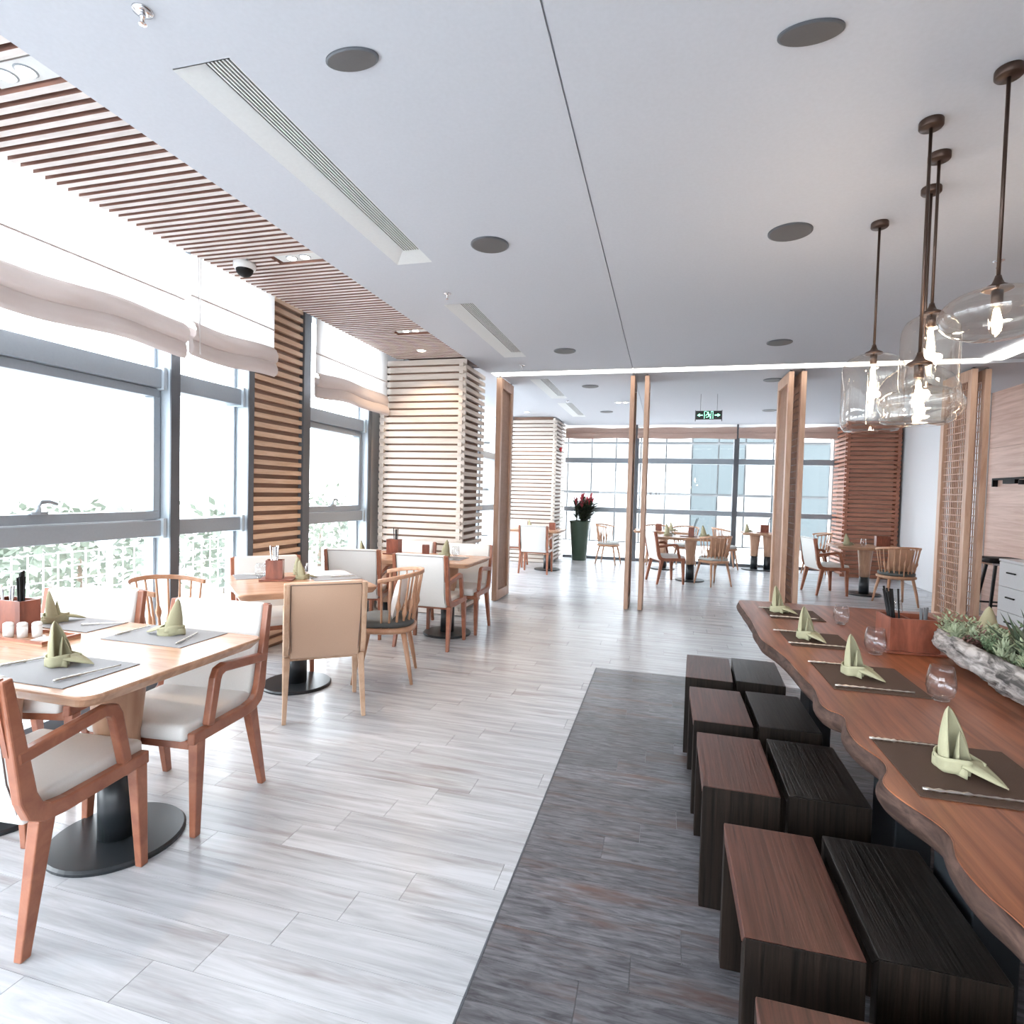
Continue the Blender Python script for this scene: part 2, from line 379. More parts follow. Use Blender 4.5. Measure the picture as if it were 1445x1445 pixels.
# downlights
dl0 = None
for i, yv in enumerate(dl_y):
    lab = 'pair of recessed spotlights in the slatted ceiling, ' + ('at the upper left picture edge', 'above the dome camera', 'above the second window')[i]
    if dl0 is None:
        dl0 = thing('downlight', lab, 'light', (-2.50, yv, 3.08), 0, 'paired downlights'); 
        MB().box(-.16, .16, -.055, .055, .004, .06).build('housing', 'vent_white', dl0)
        for s in (-1, 1):
            MB().lathe([(.034, -.002), (.04, .004), (.04, .01)], 20, (s * .052, 0, 0)).build('ring', 'alu', dl0, cap) if False else MB().lathe([(.036, 0), (.041, .004)], 20, (s * .052, 0, 0)).build('ring', 'alu', dl0)
            MB().lathe([(.03, -.003), (.03, .002)], 20, (s * .052, 0, 0)).build('lens', 'lens', dl0)
        d = dl0
    else: d = dup(dl0, (-2.50, yv, 3.08), 0, lab, 'paired downlights')
    lamp('spot', 'SPOT', (0, 0, -.03), 28, WARM, d, .03, 1.5)
d = thing('downlight', 'single round recessed spotlight in the slatted ceiling before the near column', 'light', (-2.70, 6.0, 3.07))
MB().lathe([(.06, .0), (.055, -.004), (.045, -.005)], 24).build('ring', 'vent_white', d); MB().lathe([(.043, -.004), (.04, -.008)], 24).build('lens', 'lens', d)
lamp('spot', 'SPOT', (0, 0, -.03), 26, WARM, d, .03, 2.2)
d = thing('downlight', 'small round spotlight in the plain soffit beside the far column', 'light', (-2.75, 11.3, 3.135))
MB().lathe([(.06, .0), (.055, -.004), (.045, -.005)], 24).build('ring', 'vent_white', d); MB().lathe([(.043, -.004), (.04, -.008)], 24).build('lens', 'lens', d)
lamp('spot', 'SPOT', (0, 0, -.03), 40, WARM, d, .03, 2.2)
d = thing('downlight', 'twin white spotlight in the far ceiling left of the exit sign', 'light', (-.75, 9.85, ZC))
MB().box(-.13, .13, -.05, .05, -.006, 0).build('housing', 'vent_white', d)
for s in (-1, 1): MB().lathe([(.034, -.006), (.032, -.01)], 20, (s * .06, 0, 0)).build('lens', 'lens', d)
# dome camera
d = thing('dome_camera', 'white dome security camera with dark lens under the slatted ceiling', 'camera', (-2.93, 3.47, 3.078))
MB().lathe([(.075, 0), (.075, -.035), (.066, -.05)], 28).build('base', 'white_plastic', d, True)
MB().lathe([(.06, -.045)] + [(.058 * math.cos(a), -.05 - .052 * math.sin(a)) for a in [k * PI / 16 for k in range(8)]] + [(.004, -.102)], 28).build('dome', 'black_plastic', d, True)
# light strips
o = MB().box(-2.28, 3.4, 7.28, 7.52, ZC + .005, ZC + .035).build('light_strip', 'strip_light'); tag(o, 'long glowing light strip across the ceiling above the folding screens', 'light')
o = MB().box(3.24, 3.42, 5.2, 7.25, ZC - .03, ZC - .005).build('light_strip', 'strip_light'); tag(o, 'glowing light strip along the ceiling edge above the wood wall', 'light')

# ------------------------------------------------------------------ left window wall
def window_bay(root, y0, y1, sash=True, handle=None):
    """transoms, panes and optional opening sash between y0 and y1 (glass plane XW)"""
    for z0, z1 in ((2.18, 2.315), (1.12, 1.235)):
        MB().box(XW - .06, -3.50, y0, y1, z0, z1).build('transom', 'alu', root, bevel=.006)
        MB().box(XW, -3.478, y1 - .03, y1 - .004, z0 - .012, z1 + .012).build('bracket', 'alu_light', root)
    MB().box(XW - .06, -3.50, y0, y1, 0, .07).build('sill', 'alu_dark', root); MB().box(XW - .06, -3.54, y0, y1, 3.24, 3.33).build('head', 'alu', root)
    if sash:
        m = MB(); a, b = 1.24, 2.176
        m.box(XW - .02, -3.535, y0 + .004, y1 - .004, a, a + .06).box(XW - .02, -3.535, y0 + .004, y1 - .004, b - .06, b).box(XW - .02, -3.535, y0 + .004, y0 + .06, a + .06, b - .06).box(XW - .02, -3.535, y1 - .06, y1 - .004, a + .06, b - .06)
        m.build('sash_frame', 'alu', root, bevel=.004)
    for z0, z1 in ((.07, 1.12), (1.30 if sash else 1.235, 2.116 if sash else 2.18), (2.315, 3.24)):
        MB().box(XW - .012, XW - .006, y0 + .01, y1 - .01, z0 + .002, z1 - .002).build('pane', 'window_glass', root)
    MB().box(XW - .06, XW + .02, y1 - .02, y1, .07, 3.24).build('jamb', 'alu_light', root)
    if handle:
        h = MB().box(-3.534, -3.50, handle - .045, handle + .045, 1.297, 1.316).tube([(-3.515, handle, 1.31), (-3.515, handle, 1.35), (-3.51, handle + .02, 1.372), (-3.51, handle + .06, 1.375), (-3.51, handle + .105, 1.36)], [.015, .013, .013, .012, .009])
        h.build('handle', 'alu', root, True)
def mullion(root, y0, y1, x0=-3.66, x1=-3.45):
    MB().box(x0, x1 - .012, y0, y1 - .004, 0, 3.32).build('mullion', 'alu_light', root)  # pale tone stands for window light falling on the mullion sides
    MB().box(x1 - .012, x1, y0, y1, 0, 3.32).build('mullion_shade_face', 'alu_dark', root)  # dark slab paints the shade of the backlit room-side face
W1 = sroot('window_1'); window_bay(W1, 1.55, 3.355, True, 2.50); mullion(W1, 3.36, 3.44); mullion(W1, 1.46, 1.545)
window_bay(W1, -.4, 1.455); mullion(W1, -.49, -.41); window_bay(W1, -2.0, -.495, False)
W2 = sroot('window_2'); window_bay(W2, 3.445, 4.150, False); mullion(W2, 4.155, 4.222)
W3 = sroot('window_3'); window_bay(W3, 5.035, 6.19, True, 5.55); mullion(W3, 4.955, 5.03); mullion(W3, 6.195, 6.27)
W4 = sroot('window_4'); 
for a, b in ((7.42, 8.9), (8.98, 10.45), (10.53, 12.0)): window_bay(W4, a, b - .005, False); mullion(W4, b, b + .075)
mullion(W4, 7.34, 7.415)
wl = struct(MB().box(-3.75, -3.55, 6.28, 7.34, 0, 3.33).box(-3.75, -3.55, 12.08, 13.7, 0, 3.33).box(-3.8, -3.64, -2.05, 13.7, 3.33, 3.7).build('wall_left', 'wall_white'))
# slatted wall panel
pn = thing('slat_panel', 'wall panel of horizontal oak slats in a dark frame between two windows', 'panel', (-3.47, 4.59, 0))
MB().box(-.13, -.035, -.365, .362, 0, 3.32).build('backing', 'slat_core', pn)
MB().box(-.14, .02, .33, .365, 0, 3.3).build('frame', 'alu_dark', pn)
sl = MB().box(-.035, .0, -.365, .332, -.021, .021).mesh('slat', 'slat_oak')
for k in range(39): share('slat', sl, pn, (0, 0, .06 + .0826 * k))
# ------------------------------------------------------------------ slatted columns
def column(label, x0, x1, y0, y1, side, matf, mats_, core, zt=ZC):
    """front slats along x (facing -y), side slats along y on the +x (side=1) or -x (side=-1) face, interlocking at the corner"""
    c = thing('slatted_column', label, 'column', ((x0 + x1) / 2, (y0 + y1) / 2, 0)); cx, cy = (x0 + x1) / 2, (y0 + y1) / 2
    MB().box(x0 - cx + .075, x1 - cx - .075, y0 - cy + .034, y1 - cy - .02, 0, zt).build('core', core, c)
    P = .0855; n = int((zt - .072) / P) + 1
    fm = MB().box(x0 - cx - .03, x1 - cx + .03, y0 - cy, y0 - cy + .034, 0, .062).mesh('slat', matf)
    xf = x1 - cx if side > 0 else x0 - cx
    s_m = MB().box(min(xf, xf - side * .05), max(xf, xf - side * .05), y0 - cy - .03, y1 - cy, 0, .046).mesh('slat', mats_)
    xo = x0 - cx if side > 0 else x1 - cx
    o_m = MB().box(min(xo, xo + side * .05), max(xo, xo + side * .05), y0 - cy - .03, y1 - cy, 0, .046).mesh('slat', matf)
    for k in range(n):
        z = .012 + k * P
        share('slat', fm, c, (0, 0, z)); 
        if z + .105 < zt: share('slat', s_m, c, (side * .004, 0, z + .052)); share('slat', o_m, c, (-side * .004, 0, z + .052))
    return c
column('large column clad in pale interlocking slats beside the left folding screen', -3.40, -2.345, 6.42, 7.25, 1, 'slat_pale', 'slat_pale', 'slat_core')
column('far column clad in pale slats behind the tall green planter', -3.30, -2.30, 12.05, 13.35, 1, 'slat_pale', 'slat_pale', 'slat_core', 3.135)
column('far right column with red-brown front slats and white-lit side slats', 3.42, 4.33, 12.55, 13.4, -1, 'slat_brown', 'slat_brown', 'slat_core')

# ------------------------------------------------------------------ far window wall
YW = 13.5
W5 = sroot('window_5')
for z0, z1 in ((2.24, 2.36), (1.10, 1.21)): MB().box(-2.3, 4.4, YW - .1, YW + .05, z0, z1).build('transom', 'alu', W5, bevel=.005)
MB().box(-2.3, 4.4, YW - .1, YW + .05, 0, .06).build('sill', 'alu_dark', W5)
xs = [-2.3, -.66, 1.48, 3.42]
for x in (-.66, 1.48): MB().box(x - .05, x + .05, YW - .16, YW + .05, 0, 3.2).build('mullion', 'alu_dark', W5)
for i in range(3):
    for z0, z1 in ((.06, 1.10), (1.21, 2.24), (2.36, 3.2)): MB().box(xs[i] + .055, xs[i + 1] - .055, YW, YW + .006, z0 + .002, z1 - .002).build('pane', 'window_glass', W5)
struct(MB().box(-2.4, 4.5, YW - .02, YW + .2, 3.2, 3.7).box(3.42, 4.6, YW + .02, YW + .2, 0, 3.2).build('wall_far', 'wall_white'))
# right and back walls
struct(MB().box(4.4, 4.6, 9.62, 13.6, 0, 3.2).build('wall_right', 'gloss_white'))
wr = struct(MB().box(4.42, 4.6, -2.0, 9.55, 0, 3.2).build('wall_wood', 'wall_wood'))
pz = [(0, .76), (.764, 1.524), (1.528, 2.288), (2.292, 3.07)]
for k in range(5):
    for z0, z1 in pz:
        y0 = 9.55 - (k + 1) * 1.8; MB().box(4.395, 4.42, y0 + .002, y0 + 1.798, z0, z1).build('panel', 'wall_wood', wr)
struct(MB().box(4.36, 4.46, 9.555, 9.615, 0, ZC).build('trim_1', 'white_plastic'))
struct(MB().box(-3.8, -3.3, -2.2, -2.0, -.05, 3.7).box(1.2, 4.6, -2.2, -2.0, -.05, 3.7).box(-3.3, 1.2, -2.2, -2.0, -.05, .9).box(-3.3, 1.2, -2.2, -2.0, 2.7, 3.7).build('wall_back', 'wall_white'))
W6 = sroot('window_6_added')  # unseen window, added to bring in fill daylight from behind the camera
for k in range(3):
    MB().box(-3.3 + k * 1.5, -3.24 + k * 1.5, -2.15, -2.05, .9, 2.7).build('mullion', 'alu', W6); MB().box(-3.24 + k * 1.5, -1.8 + k * 1.5, -2.12, -2.114, .9, 2.7).build('pane', 'window_glass', W6)
struct(MB().box(-3.85, 4.7, -2.2, 13.8, 3.66, 3.72).build('roof', 'wall_white'))

# ------------------------------------------------------------------ roman blinds
def blind(label, x, y0, y1, zb, seed, cord=None):
    b = thing('roman_blind', label, 'blind', (x, (y0 + y1) / 2, zb), 0, 'roman blinds'); L = (y1 - y0) / 2; rg = random.Random(seed)
    ph = [rg.uniform(0, 6) for _ in range(6)]
    def sag(yv): return .014 * math.sin(yv * 3.1 + ph[0]) + .008 * math.sin(yv * 7.3 + ph[1])
    def pan(u, v):
        yv = -L + 2 * L * u; return (.004 * math.sin(yv * 5 + ph[2]) * (1 - v), yv, .22 + (.86 - .22) * v)
    MB().grid(int(40 * L), 4, pan).build('panel', 'blind_cloth', b, True)
    prof1 = [(.0, .245), (.022, .225), (.04, .18), (.036, .135), (.012, .108), (-.012, .13), (-.014, .2)]
    prof2 = [(-.005, .135), (.018, .11), (.034, .065), (.03, .025), (.004, .0), (-.02, .02), (-.022, .13)]
    for pr in (prof1, prof2):
        n = len(pr) - 1
        def fo(u, v, pr=pr):
            yv = -L + 2 * L * u; q = v * n; i = min(int(q), n - 1); f = q - i
            px = pr[i][0] * (1 - f) + pr[i + 1][0] * f; pz_ = pr[i][1] * (1 - f) + pr[i + 1][1] * f
            k = 1 + .35 * math.sin(yv * 6.1 + ph[3] + pr[0][1] * 40) + .15 * math.sin(yv * 17 + ph[4])
            return (px * k, yv, pz_ + sag(yv))
        MB().grid(int(60 * L), 18, fo).build('fold', 'blind_fold', b, True)
    for zz in (.405,): MB().box(-.004, .006, -L, L, zz, zz + .010).build('batten', 'blind_fold', b)
    if cord is not None:
        for s in (-.012, .012): MB().tube([(.05, cord + s, .84), (.05, cord + s * .6, .3), (.06, cord - s * .3, .0)], .003, 6).build('cord', 'blind_cloth', b)
    return b
blind('long white roman blind over the nearest window, gathered at the bottom', -3.31, -1.9, 3.335, 2.385, 1)
blind('short white roman blind with cords, left of the oak slat panel', -3.27, 3.345, 4.235, 2.42, 2, -.42)
blind('white roman blind over the window between slat panel and large column', -3.31, 4.9, 6.37, 2.39, 3)
for x0, x1, wh in ((-2.28, -.68, 'left section above the tall planter'), (-.64, 1.46, 'middle section behind the exit sign'), (1.50, 3.42, 'right section beside the red-brown column')):
    b = thing('roman_blind', 'raised tan roman blind on the far window, ' + wh, 'blind', ((x0 + x1) / 2, 13.28, 2.80), 0, 'raised far blinds'); L = (x1 - x0) / 2
    for zz, o_ in ((.11, 0), (0, .012)):
        def fo(u, v, zz=zz, o_=o_):
            a = v * 1.7 * PI; xv = -L + 2 * L * u
            return (xv, -.03 * math.sin(a) - o_, zz + .06 + .07 * math.cos(a) + .01 * math.sin(xv * 5 + zz * 30))
        MB().grid(30, 12, fo).build('fold', 'blind_far', b, True)
    MB().grid(2, 2, lambda u, v: (-L + 2 * L * u, .0, .24 + .17 * v)).build('panel', 'blind_cloth', b)

# ------------------------------------------------------------------ outdoors
struct(MB().box(-60, 60, -40, 70, -.6, -.45).build('ground', 'paving'))
def shrub(x, yv, r, h, seed, label):
    t = thing('shrub', label, 'shrub', (x, yv, -.45), 0, 'shrubs outside the left windows'); rg = random.Random(seed)
    MB().tube([(0, 0, 0), (.03, 0, h * .5)], [.05, .02]).build('stem', 'trunk', t)
    m = MB()
    for _ in range(650):
        while True:
            p = Vector((rg.uniform(-1, 1), rg.uniform(-1, 1), rg.uniform(-1, 1)))
            if .35 < p.length < 1: break
        p *= 1 + .25 * math.sin(p.x * 5 + seed) * math.cos(p.y * 4)
        c = Vector((p.x * r, p.y * r, h * .52 + p.z * h * .48)); a = Vector((rg.uniform(-1, 1), rg.uniform(-1, 1), rg.uniform(-1, 1))).normalized(); bq = a.orthogonal().normalized(); s = rg.uniform(.05, .11)
        m.add([c - a * s, c + bq * s * .5, c + a * s, c - bq * s * .5], [(0, 1, 2, 3)])
    m.build('foliage', 'shrub_leaf', t)
for i, (x, yv, r, h, wh) in enumerate(((-8.5, 3.3, .9, 1.55, 'leftmost, behind the near table'), (-8.0, 5.0, .9, 1.6, 'second from the left, low behind the wire fence'), (-8.6, 6.7, 1.0, 1.7, 'beyond the first window mullion'), (-7.6, 8.6, 1.0, 1.75, 'beyond the narrow second window'), (-8.2, 12.4, 1.2, 1.95, 'beyond the window next to the large column'), (-7.6, 14.6, .7, 2.7, 'tallest, behind the large column'))):
    shrub(x, yv, r, h, i + 3, 'pale leafy shrub outdoors, ' + wh)
fc = thing('wire_fence', 'low white wire grid fence outside the left windows', 'fence', (-6.6, 4.5, -.45))
m = MB()
for k in range(44): m.box(-.006, .006, -3.6 + k * .16, -3.588 + k * .16, 0, 1.15)
for k in range(8): m.box(-.006, .006, -3.6, 3.4, .04 + k * .155, .052 + k * .155)
o = m.build('wire_grid', 'fence_white', fc); o['kind'] = 'stuff'
for k in range(4): MB().box(-.025, .025, -3.6 + k * 2.3, -3.55 + k * 2.3, 0, 1.25).build('post', 'fence_white', fc)
bd = thing('building', 'pale office building with a grid of panels and glass seen through the far window', 'building', (1, 24, -.45))
MB().box(-14, 16, .15, 6, 0, 9).build('wall', 'facade_line', bd)
gw, gh = 1.0, 2.05
pmw = MB().box(.03, gw - .03, 0, .16, .05, gh - .05).mesh('panel', 'facade_white'); pmg = MB().box(.03, gw - .03, .06, .16, .05, gh - .05).mesh('window', 'facade_glass')
for i in range(-12, 14):
    for k in range(4):
        gl = i >= 1 and (i * 7 + k * 3) % 5 in (0, 2, 3)
        share('window' if gl else 'panel', pmg if gl else pmw, bd, (i * gw - 1, 0, k * gh))

# ------------------------------------------------------------------ folding screens
def screen(label, x, y0, y1, th=.055, lattice=False, ztop=ZC - .02):
    s = thing('folding_screen', label, 'screen', (x, y0, .01), 0, 'folding screens'); L = y1 - y0; h = ztop - .01; fw_ = .085
    MB().box(-th / 2, th / 2, 0, fw_, 0, h).build('stile', 'screen_wood', s, bevel=.004); MB().box(-th / 2, th / 2, L - fw_, L, 0, h).build('stile', 'screen_wood', s, bevel=.004)
    MB().box(-th / 2, th / 2, fw_, L - fw_, 0, .13).build('rail', 'screen_wood', s); MB().box(-th / 2, th / 2, fw_, L - fw_, h - .13, h).build('rail', 'screen_wood', s)
    nb = int((L - 2 * fw_) / (.045 if lattice else .032))
    bm = MB().box(-.005, .005, -.0045, .0045, .13, h - .13).mesh('bar', 'lattice_wood')
    for k in range(1, nb): share('bar', bm, s, (0, fw_ + k * (L - 2 * fw_) / nb, 0))
    if lattice:
        hm = MB().box(-.0065, .0065, fw_, L - fw_, -.006, .006).mesh('crossbar', 'lattice_wood'); n = int((h - .26) / .08)
        for k in range(1, n): share('crossbar', hm, s, (0, 0, .13 + k * (h - .26) / n))
    else: MB().box(-.003, .003, fw_, L - fw_, .13, h - .13).build('infill', 'slat_core', s)
    MB().box(-.012, .012, .03, .06, h, h + .028).box(-.012, .012, L - .06, L - .03, h, h + .028).build('hanger', 'alu_dark', s)
    return s
screen('dark ribbed folding screen standing open beside the large slatted column', -2.22, 7.48, 8.13, .07)
screen('left one of the pair of folding screens seen edge-on in the middle', -.45, 7.58, 8.2)
screen('right one of the pair of folding screens seen edge-on in the middle', -.27, 7.60, 8.22)
screen('pale side of the folding screen pair left of the pendant lamps, left one', 1.43, 7.58, 8.3, .06)
screen('darker folding screen behind its pale twin left of the pendant lamps', 1.57, 7.58, 8.3, .06, True)
screen('lattice folding screen with open square grid beside the wood wall', 3.37, 7.70, 8.42, .06, True)
screen('folding screen nearest the wood wall, half hidden behind the lattice one', 3.52, 7.74, 8.46, .06, True)

# ------------------------------------------------------------------ chairs
def armchair(name, label, cloth, wd='chair_wood', piping='piping_dark', group=None):
    t = thing(name, label, 'chair', (0, 0, 0), 0, group)
    for s in (-1, 1):
        xa, xb = sorted((s * .245, s * .281))
        MB().ribbon([(-.245, .425), (.10, .421), (.165, .428), (.205, .452), (.228, .505), (.242, .60), (.292, .90)], [.05, .052, .056, .06, .058, .052, .034], xa, xb).build('side_frame', wd, t, bevel=.006)
        xa2, xb2 = sorted((s * .248, s * .284))
        MB().ribbon([(.262, .64), (-.05, .678), (-.085, .668), (-.10, .64), (-.142, .448)], [.042, .042, .046, .046, .04], xa2, xb2).build('arm', wd, t, bevel=.007)
        MB().taper((s * .262, -.205, .405), .022, (s * .268, -.222, 0), .0145, .027, .017).build('leg', wd, t, bevel=.004)
        MB().taper((s * .255, .165, .41), .022, (s * .272, .245, 0), .0145, .03, .017).build('leg', wd, t, bevel=.004)
    MB().box(-.245, .245, -.235, -.20, .375, .415).build('apron', wd, t, bevel=.004); MB().box(-.245, .245, .13, .16, .375, .405).build('apron', wd, t)
    def seat(u, v): return None
    MB().box(-.243, .243, -.262, .20, .412, .486).build('seat', cloth, t, True, .022, 3)
    b = MB().loft([[(-.24, .155, .405), (.24, .155, .405), (.24, .215, .40), (-.24, .215, .40)], [(-.243, .19, .55), (.243, .19, .55), (.243, .25, .55), (-.243, .25, .55)], [(-.252, .215, .68), (.252, .215, .68), (.252, .272, .68), (-.252, .272, .68)], [(-.25, .262, .905), (.25, .262, .905), (.25, .312, .905), (-.25, .312, .905)]]).build('backrest', cloth, t, True, .014, 3)
    MB().tube([(-.228, .218, .43), (-.232, .258, .56), (-.238, .277, .68), (-.236, .316, .89), (.236, .316, .89), (.238, .277, .68), (.232, .258, .56), (.228, .218, .43)], .0028, 6).build('piping', piping, b)
    for sx in (-1, 1):
        xa, xb = sorted((sx * .2435, sx * .262)); MB().ribbon([(.262, .655), (.305, .902)], .03, xa, xb).build('back_edge', wd, b)
    return t
def spindle_chair(name, label, seatmat, wd='spindle_wood', group=None):
    t = thing(name, label, 'chair', (0, 0, 0), 0, group)
    sq = lambda r, z: [(r * (abs(math.cos(a)) ** .75) * (1 if math.cos(a) > 0 else -1), r * (abs(math.sin(a)) ** .75) * (1 if math.sin(a) > 0 else -1), z) for a in [2 * PI * k / 32 for k in range(32)]]
    MB().loft([sq(.20, .385), sq(.236, .40), sq(.24, .425), sq(.225, .435)]).build('seat', wd, t, True)
    MB().loft([sq(.205, .432), sq(.222, .445), sq(.222, .475), sq(.20, .492), sq(.10, .498)]).build('seat_cushion', seatmat, t, True)
    for sx in (-1, 1):
        for sy in (-1, 1):
            MB().tube([(sx * .155, sy * .15, .40), (sx * .185, sy * .19, .20), (sx * .208, sy * .225, 0)], [.022, .019, .012], 10).build('leg', wd, t, True)
    A0 = math.radians(102); pts = []; rad = []
    n = 26
    def rp(a): return (.275 * math.sin(a), .02 + .262 * math.cos(a), .855 - .05 * (abs(a) / A0) ** 2)
    for k in range(n + 1): pts.append(rp(-A0 + 2 * A0 * k / n)); rad.append(.017)
    rr = []
    for k, p in enumerate(pts):
        a = -A0 + 2 * A0 * k / n; d = Vector((math.sin(a), math.cos(a), 0)); p = Vector(p)
        rr.append([p + d * .013 + Vector((0, 0, .016)), p - d * .013 + Vector((0, 0, .016)), p - d * .016 - Vector((0, 0, .014)), p + d * .012 - Vector((0, 0, .014))])
    MB().loft(rr).build('top_rail', wd, t, True, .004)
    ns = 13
    for k in range(ns):
        a = (-A0 + math.radians(6)) + 2 * (A0 - math.radians(6)) * k / (ns - 1); p = rp(a); q = (.205 * math.sin(a), .01 + .20 * math.cos(a), .425)
        L = lambda f: (q[0] + (p[0] - q[0]) * f, q[1] + (p[1] - q[1]) * f, q[2] + (p[2] - q[2]) * f)
        if abs(k - 6) <= 4:
            c = .30 if k % 2 else .44
            fs = [0, .06, c - .10, c - .05, c, c + .05, c + .10, .8, 1]; rs = [.008, .011, .0095, .016, .021, .016, .0095, .0075, .007]
        else: fs = [0, .5, 1]; rs = [.008, .0085, .007]
        MB().tube([L(f) for f in fs], rs, 8).build('spindle', wd, t, True)
    return t
def rot(fx, fy): return math.atan2(fx, -fy)       # chair faces -y in its own frame
CG = 'upholstered dining armchairs'
c1 = armchair('armchair', 'white leather wooden armchair at the lower left corner, seen from its side', 'leather_white', group=CG)
c1.location = (-2.185, 1.515, 0); c1.rotation_euler = (0, 0, PI + .09)
dup(c1, (-2.175, 2.17, 0), math.radians(5), 'white leather wooden armchair facing the camera at the nearest table, right seat', CG)
dup(c1, (-2.98, 2.19, 0), math.radians(14), 'white leather wooden armchair facing the camera at the nearest table, left seat beside the window', CG)
be = armchair('armchair', 'tan-backed leather armchair with its back to the camera at the diamond-turned table', 'leather_beige', 'chair_wood_pale', group=CG)
be.location = (-2.225, 3.42, 0); be.rotation_euler = (0, 0, math.radians(217)); be.scale = (.90, 1, 1)
cw = armchair('armchair', 'white leather armchair with its back to the camera in front of the large column', 'leather_white', 'chair_wood', group=CG)
cw.location = (-2.18, 5.20, 0); cw.rotation_euler = (0, 0, PI)
dup(c1, (-3.07, 3.99, 0), rot(.74, -.67), 'white leather armchair backed against the oak slat panel', CG)
dup(cw, (-3.02, 5.30, 0), PI + math.radians(14), 'white armchair with its back to the camera, left seat before the large column', CG)
dup(cw, (-2.13, 5.86, 0), 0, 'white leather armchair facing the camera against the large column, right seat', CG)
dup(cw, (-2.82, 5.88, 0), 0, 'white leather armchair facing the camera against the large column, left seat', CG)
dup(cw, (-2.32, 10.55, 0), PI, 'white leather armchair with its back to the camera beyond the left folding screen', CG)
dup(cw, (-3.0, 11.35, 0), 0, 'white armchair facing the camera beside the far pale column, mostly hidden', CG)
dup(c1, (.05, 10.35, 0), rot(.93, .36), 'white leather wooden armchair seen from its side in the far room behind the middle screens', CG)
dup(c1, (2.55, 10.25, 0), rot(.97, .2), 'wooden armchair beside the far right column, left of the spindle chair', CG)
SG = 'spindle-back armchairs'
s1 = spindle_chair('spindle_chair', 'wooden spindle-back chair with dark seat cushion right of the tan-backed armchair', 'cushion_dark', group=SG)
s1.location = (-2.12, 4.14, 0); s1.rotation_euler = (0, 0, rot(-.83, -.30))
s2 = spindle_chair('spindle_chair', 'pale spindle-back chair by the window behind the nearest table', 'cushion_grey', group=SG)
s2.location = (-3.13, 3.10, 0); s2.rotation_euler = (0, 0, rot(.97, .22))
dup(s2, (.84, 10.35, 0), rot(-.55, .83), 'spindle-back chair with its back to the camera in the middle of the far room', SG)
dup(s2, (-1.15, 12.55, 0), rot(.95, -.2), 'pale spindle-back chair beside the tall green planter', SG)
dup(s2, (-.15, 12.95, 0), rot(.1, -1), 'pale spindle-back chair facing the camera at the far window behind the middle screens', SG)
dup(s2, (.45, 12.88, 0), rot(-.2, -1), 'pale spindle-back chair facing the camera left of the far window mullion', SG)
dup(s2, (1.28, 12.9, 0), rot(.95, .1), 'spindle-back chair left of the twin-pedestal table at the far window', SG)
dup(s2, (2.95, 12.6, 0), rot(-.95, .1), 'spindle-back chair right of the pale folding screen by the far window', SG)
dup(s1, (3.32, 9.55, 0), rot(-.1, 1), 'spindle-back chair with its back to the camera beyond the pendant lamps', SG)
# loose pillows
def pillow(label, loc, rz, tilt, mat, s=.34):
    m = MB()
    def sd(sg): return lambda u, v: ((u - .5) * s, sg * .045 * (1 - (2 * u - 1) ** 4) * (1 - (2 * v - 1) ** 4), (v - .5) * s)
    m.grid(12, 12, sd(1)).grid(12, 12, sd(-1)); o = m.build('pillow', mat, None, True)
    o.location = loc; o.rotation_euler = (tilt, 0, rz); return tag(o, label, 'pillow', 'loose seat pillows')
def seat_pillow(ch, label, mat, back=.10, z=.655):
    a = ch.rotation_euler[2]; d = Vector((-math.sin(a), math.cos(a), 0))
    p = Vector(ch.location) + d * back; pillow(label, (p.x, p.y, z), a, -.22, mat)
seat_pillow(s1, 'white pillow on the spindle chair beside the tan-backed armchair', 'pillow_white')
for o in list(bpy.data.objects):
    if o.get('label', '').startswith('spindle-back chair with its back to the camera in the middle'): seat_pillow(o, 'orange-tan pillow on the spindle chair in the middle of the far room', 'pillow_tan')
    if o.get('label', '').startswith('spindle-back chair with its back to the camera beyond'): seat_pillow(o, 'tan pillow on the spindle chair beyond the pendant lamps', 'pillow_tan')
    if o.get('label', '').startswith('spindle-back chair left of the twin'): seat_pillow(o, 'white pillow on the spindle chair by the far window mullion', 'pillow_white')

# ------------------------------------------------------------------ dining tables
ZT = .79
def rrect(hx, hy, r=.05, n=5):
    out = []
    for cx, cy, a0 in ((hx - r, hy - r, 0), (-hx + r, hy - r, 90), (-hx + r, -hy + r, 180), (hx - r, -hy + r, 270)):
        for k in range(n + 1):
            a = math.radians(a0 + 90 * k / n); out.append((cx + r * math.cos(a), cy + r * math.sin(a)))
    return out
def table(label, loc, rz, hx, hy, peds, group='pedestal dining tables', rnd=False):
    t = thing('dining_table', label, 'table', loc, rz, group)
    poly = rrect(hx, hy)
    rings = [[(x * k, yv * k, z) for x, yv in poly] for k, z in ((.955, ZT - .046), (.99, ZT - .02), (1, ZT - .012), (1, ZT - .004), (.994, ZT))]
    MB().loft(rings).build('tabletop', 'table_wood', t)
    for px in peds:
        p = MB().lathe([(.108, ZT - .05), (.106, ZT - .1), (.082, .45), (.076, .29)], 28, (px, 0, 0)).build('pedestal', 'table_leg_wood', t, True)
        MB().lathe([(.072, .292), (.072, .022)], 28, (px, 0, 0)).build('sleeve', 'black_metal', p, True)
        MB().lathe([(.25, 0), (.252, .012), (.243, .021), (.06, .024)], 48, (px, 0, 0)).build('base_plate', 'black_metal', p)
    return t
table('nearest wooden dining table at the left edge with pale glossy top', (-2.52, 1.865, 0), 0, .715, .43, (.34, -.34))
table('diamond-turned square dining table by the window between spindle chairs', (-2.66, 3.75, 0), math.radians(47), .47, .47, (0,))
table('wooden dining table in front of the large slatted column', (-2.52, 5.62, 0), 0, .70, .38, (.35, -.35))
